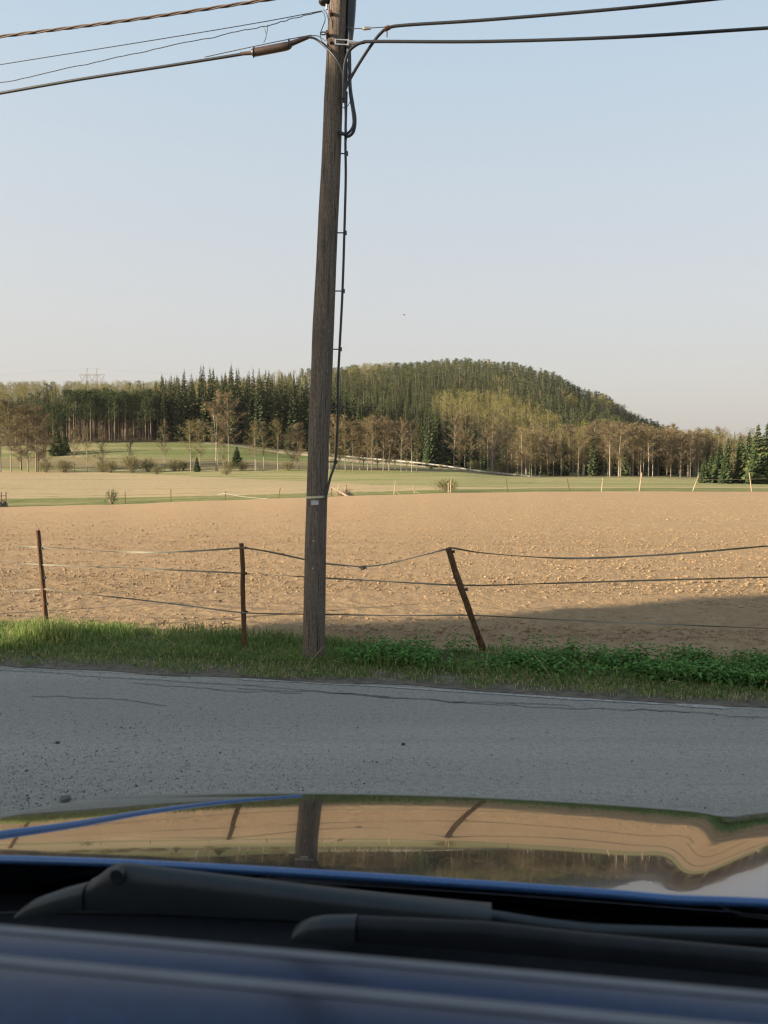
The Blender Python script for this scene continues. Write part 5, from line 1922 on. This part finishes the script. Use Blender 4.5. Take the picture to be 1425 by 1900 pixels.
def roof_pt(p, u):
    k = np.abs(u) / 0.60
    bow = -0.05 * np.clip((k - 0.65) / 0.35, 0, 1) ** 2
    return np.stack([UC + u, np.full_like(u, p[0]) + (bow if p[0] > 0.1 else 0), p[1] - 0.004 * k ** 2 - 0.03 * np.clip((k - 0.8) / 0.2, 0, 1) ** 2], -1)


mb = MB()
mb.grid([roof_pt(p, uu) for p in prof])
mb.build('roof', M['dullpaint'], car, smooth=True)
mb = MB()
prof2 = roll(0.2985, Z_STEP + 0.0015, [0.2985, 0.308, 0.316, 0.325, 0.3295, 0.333, 0.3355], [2, 4, 8, 14, 24, 48, 76], 50)
mb.grid([roof_pt(p, uu) for p in prof2])
mb.build('roof_front_edge', M['dullpaint'], car, smooth=True)
# two added grey strips: pale sky reflection on the rounded roof edges, as colour
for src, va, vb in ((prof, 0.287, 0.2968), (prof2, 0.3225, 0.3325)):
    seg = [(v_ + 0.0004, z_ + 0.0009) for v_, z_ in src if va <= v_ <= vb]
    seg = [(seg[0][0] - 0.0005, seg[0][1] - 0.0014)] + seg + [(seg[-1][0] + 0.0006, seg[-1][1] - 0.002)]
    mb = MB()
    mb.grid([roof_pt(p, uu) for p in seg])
    mb.build('sheen_strip', M['sheen'], car, smooth=True)
# windscreen, black base band, pillars and side glass
glass = NT('dark_car_glass')
glass.pbr((0.012, 0.014, 0.016), 0.03, spec=0.5)
WB = [(u, 0.765 - 0.10 * (abs(u) / 0.78) ** 2, 1.085 - 0.03 * (abs(u) / 0.78) ** 2) for u in np.linspace(-0.76, 0.76, 40)]
WT = roof_pt((0.340, prof2[-1][1] - 0.006), np.linspace(-0.585, 0.585, 40)) - (0, 0, 0.0)
rows = []
for t_ in np.linspace(0, 1, 10):
    rows.append([np.array((UC + WB[i][0], WB[i][1], WB[i][2])) * (1 - t_) + WT[i] * t_ + (0, 0.0, 0.018 * math.sin(math.pi * t_) - 0.004) for i in range(40)])
mb = MB()
mb.grid(rows, flip=True)
mb.build('windscreen', glass.m, car, smooth=True)
for s_ in (-1, 1):
    mb = MB()
    i = 0 if s_ < 0 else 39
    mb.bar(np.array((UC + WB[i][0] + s_ * 0.02, WB[i][1], WB[i][2] - 0.01)), WT[i] + (s_ * 0.012, 0, -0.004), 0.06, 0.05)
    mb.build('windscreen_pillar', M['paint'], car)
    mb = MB()
    b0 = [(UC + s_ * 0.845, v, 0.99) for v in np.linspace(0.62, -1.85, 30)]
    t0 = [(UC + s_ * (0.60 - 0.04 * (k / 29)), 0.27 - 1.87 * k / 29, 1.355 if k < 24 else 1.355 - 0.004 * (k - 23)) for k in range(30)]
    mb.grid([b0, t0], flip=(s_ < 0))
    mb.build('side_window', glass.m, car, smooth=True)
    mb = MB()
    mb.bar((UC + s_ * 0.845, -0.35, 0.99), (UC + s_ * 0.592, -0.40, 1.375), 0.09, 0.012, up=(1, 0, 0))
    mb.build('door_pillar', M['blackplastic'], car)
    m = MB()
    c_ = np.array((UC + s_ * 0.98, 0.50, 1.02))
    m.tube(spline([c_ - (0.10 * s_, 0, 0), c_ - (0.07 * s_, 0, 0), c_, c_ + (0.07 * s_, 0, 0), c_ + (0.10 * s_, 0, 0)], 12), [0.03, 0.05, 0.065, 0.072, 0.075, 0.075, 0.075, 0.072, 0.068, 0.06, 0.045, 0.02], 14)
    m.build('wing_mirror', M['paint'], car, smooth=True)

# scuttle panel under the rear of the bonnet
mb = MB()
uu2 = np.linspace(-0.872, 0.872, 60)
rows = []
for dv, z_ in ((0.05, 1.070), (0.0, 1.076), (-0.035, 1.083), (-0.05, 1.079), (-0.085, 1.070), (-0.10, 1.060), (-0.13, 1.05)):
    u_ = UC + uu2
    rows.append(np.stack([u_, v_rear(u_) + dv, z_ - 0.035 * (np.abs(uu2) / 0.8) ** 2], -1))
mb.grid(rows, flip=True)
for k in range(5):
    u_ = UC + uu2
    mb.tube(np.stack([u_, v_rear(u_) - 0.012 - 0.018 * k, 1.080 - 0.004 * k - 0.035 * (np.abs(uu2) / 0.8) ** 2], -1), 0.0032, 6)
mb.build('scuttle_panel', M['blackplastic'], car, smooth=True)


def loft_bar(name, top, bot, v0, thick, mat, parent, slope=0.0):
    """solid bar lofted between an upper and a lower outline lying at distance v0"""
    def pl(p):
        r = lray(*p)
        return np.array((0, 0, CAMH)) + r * (v0 / r[1])
    T_ = np.array([pl(p) for p in top])
    B_ = np.array([pl(p) for p in bot])
    ug = np.linspace(max(T_[0, 0], B_[0, 0]), min(T_[-1, 0], B_[-1, 0]), 70)
    zt = np.interp(ug, T_[:, 0], T_[:, 2])
    zb = np.interp(ug, B_[:, 0], B_[:, 2])
    ker = np.ones(3) / 3
    zt = np.convolve(np.pad(zt, 1, mode='edge'), ker, 'valid')
    zb = np.convolve(np.pad(zb, 1, mode='edge'), ker, 'valid')
    h = np.maximum(zt - zb, 0.001)
    vv0 = v0 + slope * (ug - ug[0])
    ring = []
    for a_, b_ in ((-1, 0.0), (-1, 0.70), (-0.75, 0.90), (-0.3, 1.0), (0.3, 1.0), (0.75, 0.90), (1, 0.70), (1, 0.0), (-1, 0.0)):
        ring.append(np.stack([ug, vv0 + a_ * thick / 2, zb + h * b_], -1))
    m_ = MB()
    m_.grid(ring)
    for e in (0, -1):
        V = np.array([r_[e] for r_ in ring[:-1]])
        m_.add(V, [tuple(range(8))])
    return m_.build(name, M[mat], parent, smooth=True)


arm = loft_bar('wiper_arm', [(168, 1637), (190, 1620), (207, 1607), (225, 1603), (250, 1606), (400, 1624), (600, 1650), (780, 1671), (912, 1686)],
               [(168, 1676), (300, 1682), (430, 1689), (600, 1695), (700, 1700), (790, 1694), (912, 1697)], 0.800, 0.030, 'wiper', car)
loft_bar('wiper_hinge', [(38, 1688), (60, 1672), (80, 1664), (120, 1650), (163, 1639)], [(38, 1697), (100, 1688), (163, 1677)], 0.795, 0.026, 'wiper', arm)
mb = MB()
r = lray(216, 1627)
c_ = np.array((0, 0, CAMH)) + r * (0.782 / r[1])
mb.tube([c_, c_ + (0, 0.008, 0)], [0.008, 0.008], 14)
mb.build('pivot_cap', M['wiper'], arm)
loft_bar('wiper_blade', [(600, 1660), (905, 1690), (1000, 1705), (1100, 1717), (1250, 1722), (1480, 1728)], [(600, 1700), (905, 1702), (1000, 1722), (1100, 1731), (1250, 1738), (1480, 1748)], 0.822, 0.014, 'wiper', arm)
arm2 = loft_bar('wiper_arm', [(664, 1702), (900, 1712), (1100, 1735), (1480, 1770)], [(664, 1738), (900, 1755), (1100, 1772), (1480, 1806)], 0.752, 0.020, 'blackplastic', car)
loft_bar('wiper_tip', [(546, 1725), (556, 1716), (575, 1707), (600, 1702), (662, 1701)], [(546, 1736), (600, 1740), (662, 1742)], 0.750, 0.024, 'wiper', arm2)

# ------------------------------------------------------------------ the trees behind the photographer whose shade covers road and car
SUN_EL, SUN_AZ = 13.5, 248.0              # azimuth clockwise from straight ahead
sdir = np.array((math.sin(R(SUN_AZ)) * math.cos(R(SUN_EL)), math.cos(R(SUN_AZ)) * math.cos(R(SUN_EL)), math.sin(R(SUN_EL))))
sh = sdir[:2] / np.linalg.norm(sdir[:2])
nrm = np.array((-sh[1], sh[0]))           # across the light
if nrm[1] < 0:
    nrm = -nrm
shade_edge = at_z(640, 1158, 0)[:2]       # the shadow border on the field
c0 = float(np.dot(shade_edge, nrm))
shade_spruce = Kind(lambda k: make_spruce(15, 2.6, 0.21, k, 0.01), 'barks', ['spruce'], 2, 15, 'spruce_tree')
labs = 'dense spruce behind the photographer shading the road'
for k, (across, back, H) in enumerate(((-0.7, 24, 6.5), (-0.45, 31.5, 8.5), (-1.45, 27, 12.4), (-4.3, 25, 13.5), (-6.6, 27, 14), (-9.0, 26, 14.5), (-11.4, 28, 15), (-3.2, 30.5, 14), (-5.6, 31, 15), (-8.0, 31, 15), (-10.5, 31.5, 15), (-13.8, 27, 15))):
    p_ = nrm * (c0 + across) + sh * back
    o = shade_spruce.place(p_[0], p_[1], H, labs, 'spruces behind the photographer', wide=1.05, var=k % 2)
    o.location.z = 0.0

# thin spring haze round the whole place
hb = MB()
hb.box((-1005, -1005, -7.0), (1005, 1005, 128.0))
ht = NT('thin_haze')
pv = ht.n('ShaderNodeVolumePrincipled')
pv.inputs['Color'].default_value = (0.86, 0.84, 0.82, 1)
pv.inputs['Density'].default_value = 0.00004
pv.inputs['Anisotropy'].default_value = 0.0
ht.l(pv.outputs[0], ht.out.inputs['Volume'])
hz = hb.build('haze', ht.m)
hz['kind'] = 'stuff'
tag(hz, 'thin pale spring haze over the fields and the wooded hill', 'haze')

# ------------------------------------------------------------------ light, sky, camera
sun = bpy.data.lights.new('sun', 'SUN')
sun.energy = 5.0
sun.angle = R(0.6)
sun.color = (1.0, 0.83, 0.62)
so = bpy.data.objects.new('sun', sun)
COL.objects.link(so)
so.rotation_euler = Vector(tuple(sdir)).to_track_quat('Z', 'Y').to_euler()

world = bpy.data.worlds.new('World')
scene.world = world
world.use_nodes = True
wt = world.node_tree
wt.nodes.clear()
sky = wt.nodes.new('ShaderNodeTexSky')
sky.sky_type = 'NISHITA'
sky.sun_disc = False
sky.sun_elevation = R(SUN_EL)
sky.sun_rotation = R(SUN_AZ)
sky.altitude = 50
sky.air_density = 1.0
sky.dust_density = 6.0
sky.ozone_density = 1.5
# thin spring haze: pale and warm at the horizon, bluer higher up, a little brighter towards the sun
tc = wt.nodes.new('ShaderNodeTexCoord')
sp_ = wt.nodes.new('ShaderNodeSeparateXYZ')
wt.links.new(tc.outputs['Generated'], sp_.inputs[0])
rmp = wt.nodes.new('ShaderNodeValToRGB')
el = rmp.color_ramp.elements
SK = 2.2
stops = [(0.0, (0.62, 0.60, 0.575)), (0.09, (0.668, 0.628, 0.588)), (0.20, (0.682, 0.672, 0.655)), (0.33, (0.635, 0.685, 0.715)), (0.53, (0.525, 0.665, 0.775)), (1.0, (0.30, 0.46, 0.66))]
el[0].position, el[0].color = stops[0][0], (*stops[0][1], 1)
el[1].position, el[1].color = stops[-1][0], (*stops[-1][1], 1)
for ps, c_ in stops[1:-1]:
    e_ = el.new(ps)
    e_.color = (*c_, 1)
wt.links.new(sp_.outputs['Z'], rmp.inputs[0])
dp = wt.nodes.new('ShaderNodeVectorMath')
dp.operation = 'DOT_PRODUCT'
dp.inputs[1].default_value = (float(sh[0]), float(sh[1]), 0.0)
wt.links.new(tc.outputs['Generated'], dp.inputs[0])
ma = wt.nodes.new('ShaderNodeMath')
ma.operation = 'MULTIPLY_ADD'
ma.inputs[1].default_value = 0.07
ma.inputs[2].default_value = 1.0
wt.links.new(dp.outputs['Value'], ma.inputs[0])
vm = wt.nodes.new('ShaderNodeVectorMath')
vm.operation = 'SCALE'
wt.links.new(rmp.outputs[0], vm.inputs[0])
m2 = wt.nodes.new('ShaderNodeMath')
m2.operation = 'MULTIPLY'
m2.inputs[1].default_value = SK
wt.links.new(ma.outputs[0], m2.inputs[0])
wt.links.new(m2.outputs[0], vm.inputs['Scale'])
mxw = wt.nodes.new('ShaderNodeMix')
mxw.data_type = 'RGBA'
mxw.inputs[0].default_value = 0.85
wt.links.new(sky.outputs[0], mxw.inputs[6])
wt.links.new(vm.outputs[0], mxw.inputs[7])
bg = wt.nodes.new('ShaderNodeBackground')
bg.inputs['Strength'].default_value = 0.15
wo = wt.nodes.new('ShaderNodeOutputWorld')
wt.links.new(mxw.outputs[2], bg.inputs[0])
wt.links.new(bg.outputs[0], wo.inputs[0])

cam = bpy.data.cameras.new('camera')
cam.sensor_fit = 'VERTICAL'
cam.sensor_height = 36.0
cam.sensor_width = 27.0
cam.lens = FOC / 1900 * 36.0
cam.clip_start = 0.02
cam.clip_end = 6000
cam.dof.use_dof = True
cam.dof.focus_distance = 14.0
cam.dof.aperture_fstop = 8.0
co = bpy.data.objects.new('camera', cam)
COL.objects.link(co)
co.location = (0, 0, CAMH)
co.rotation_euler = (math.pi / 2 - PITCH, 0, 0)
scene.camera = co
scene.render.resolution_x, scene.render.resolution_y = 768, 1024
scene.view_settings.view_transform = 'Standard'
scene.view_settings.look = 'None'
scene.view_settings.gamma = 1.0
scene.view_settings.exposure = 1.6
scene.cycles.max_bounces = 6
scene.cycles.transparent_max_bounces = 8
scene.cycles.use_denoising = True
scene.cycles.filter_width = 1.3
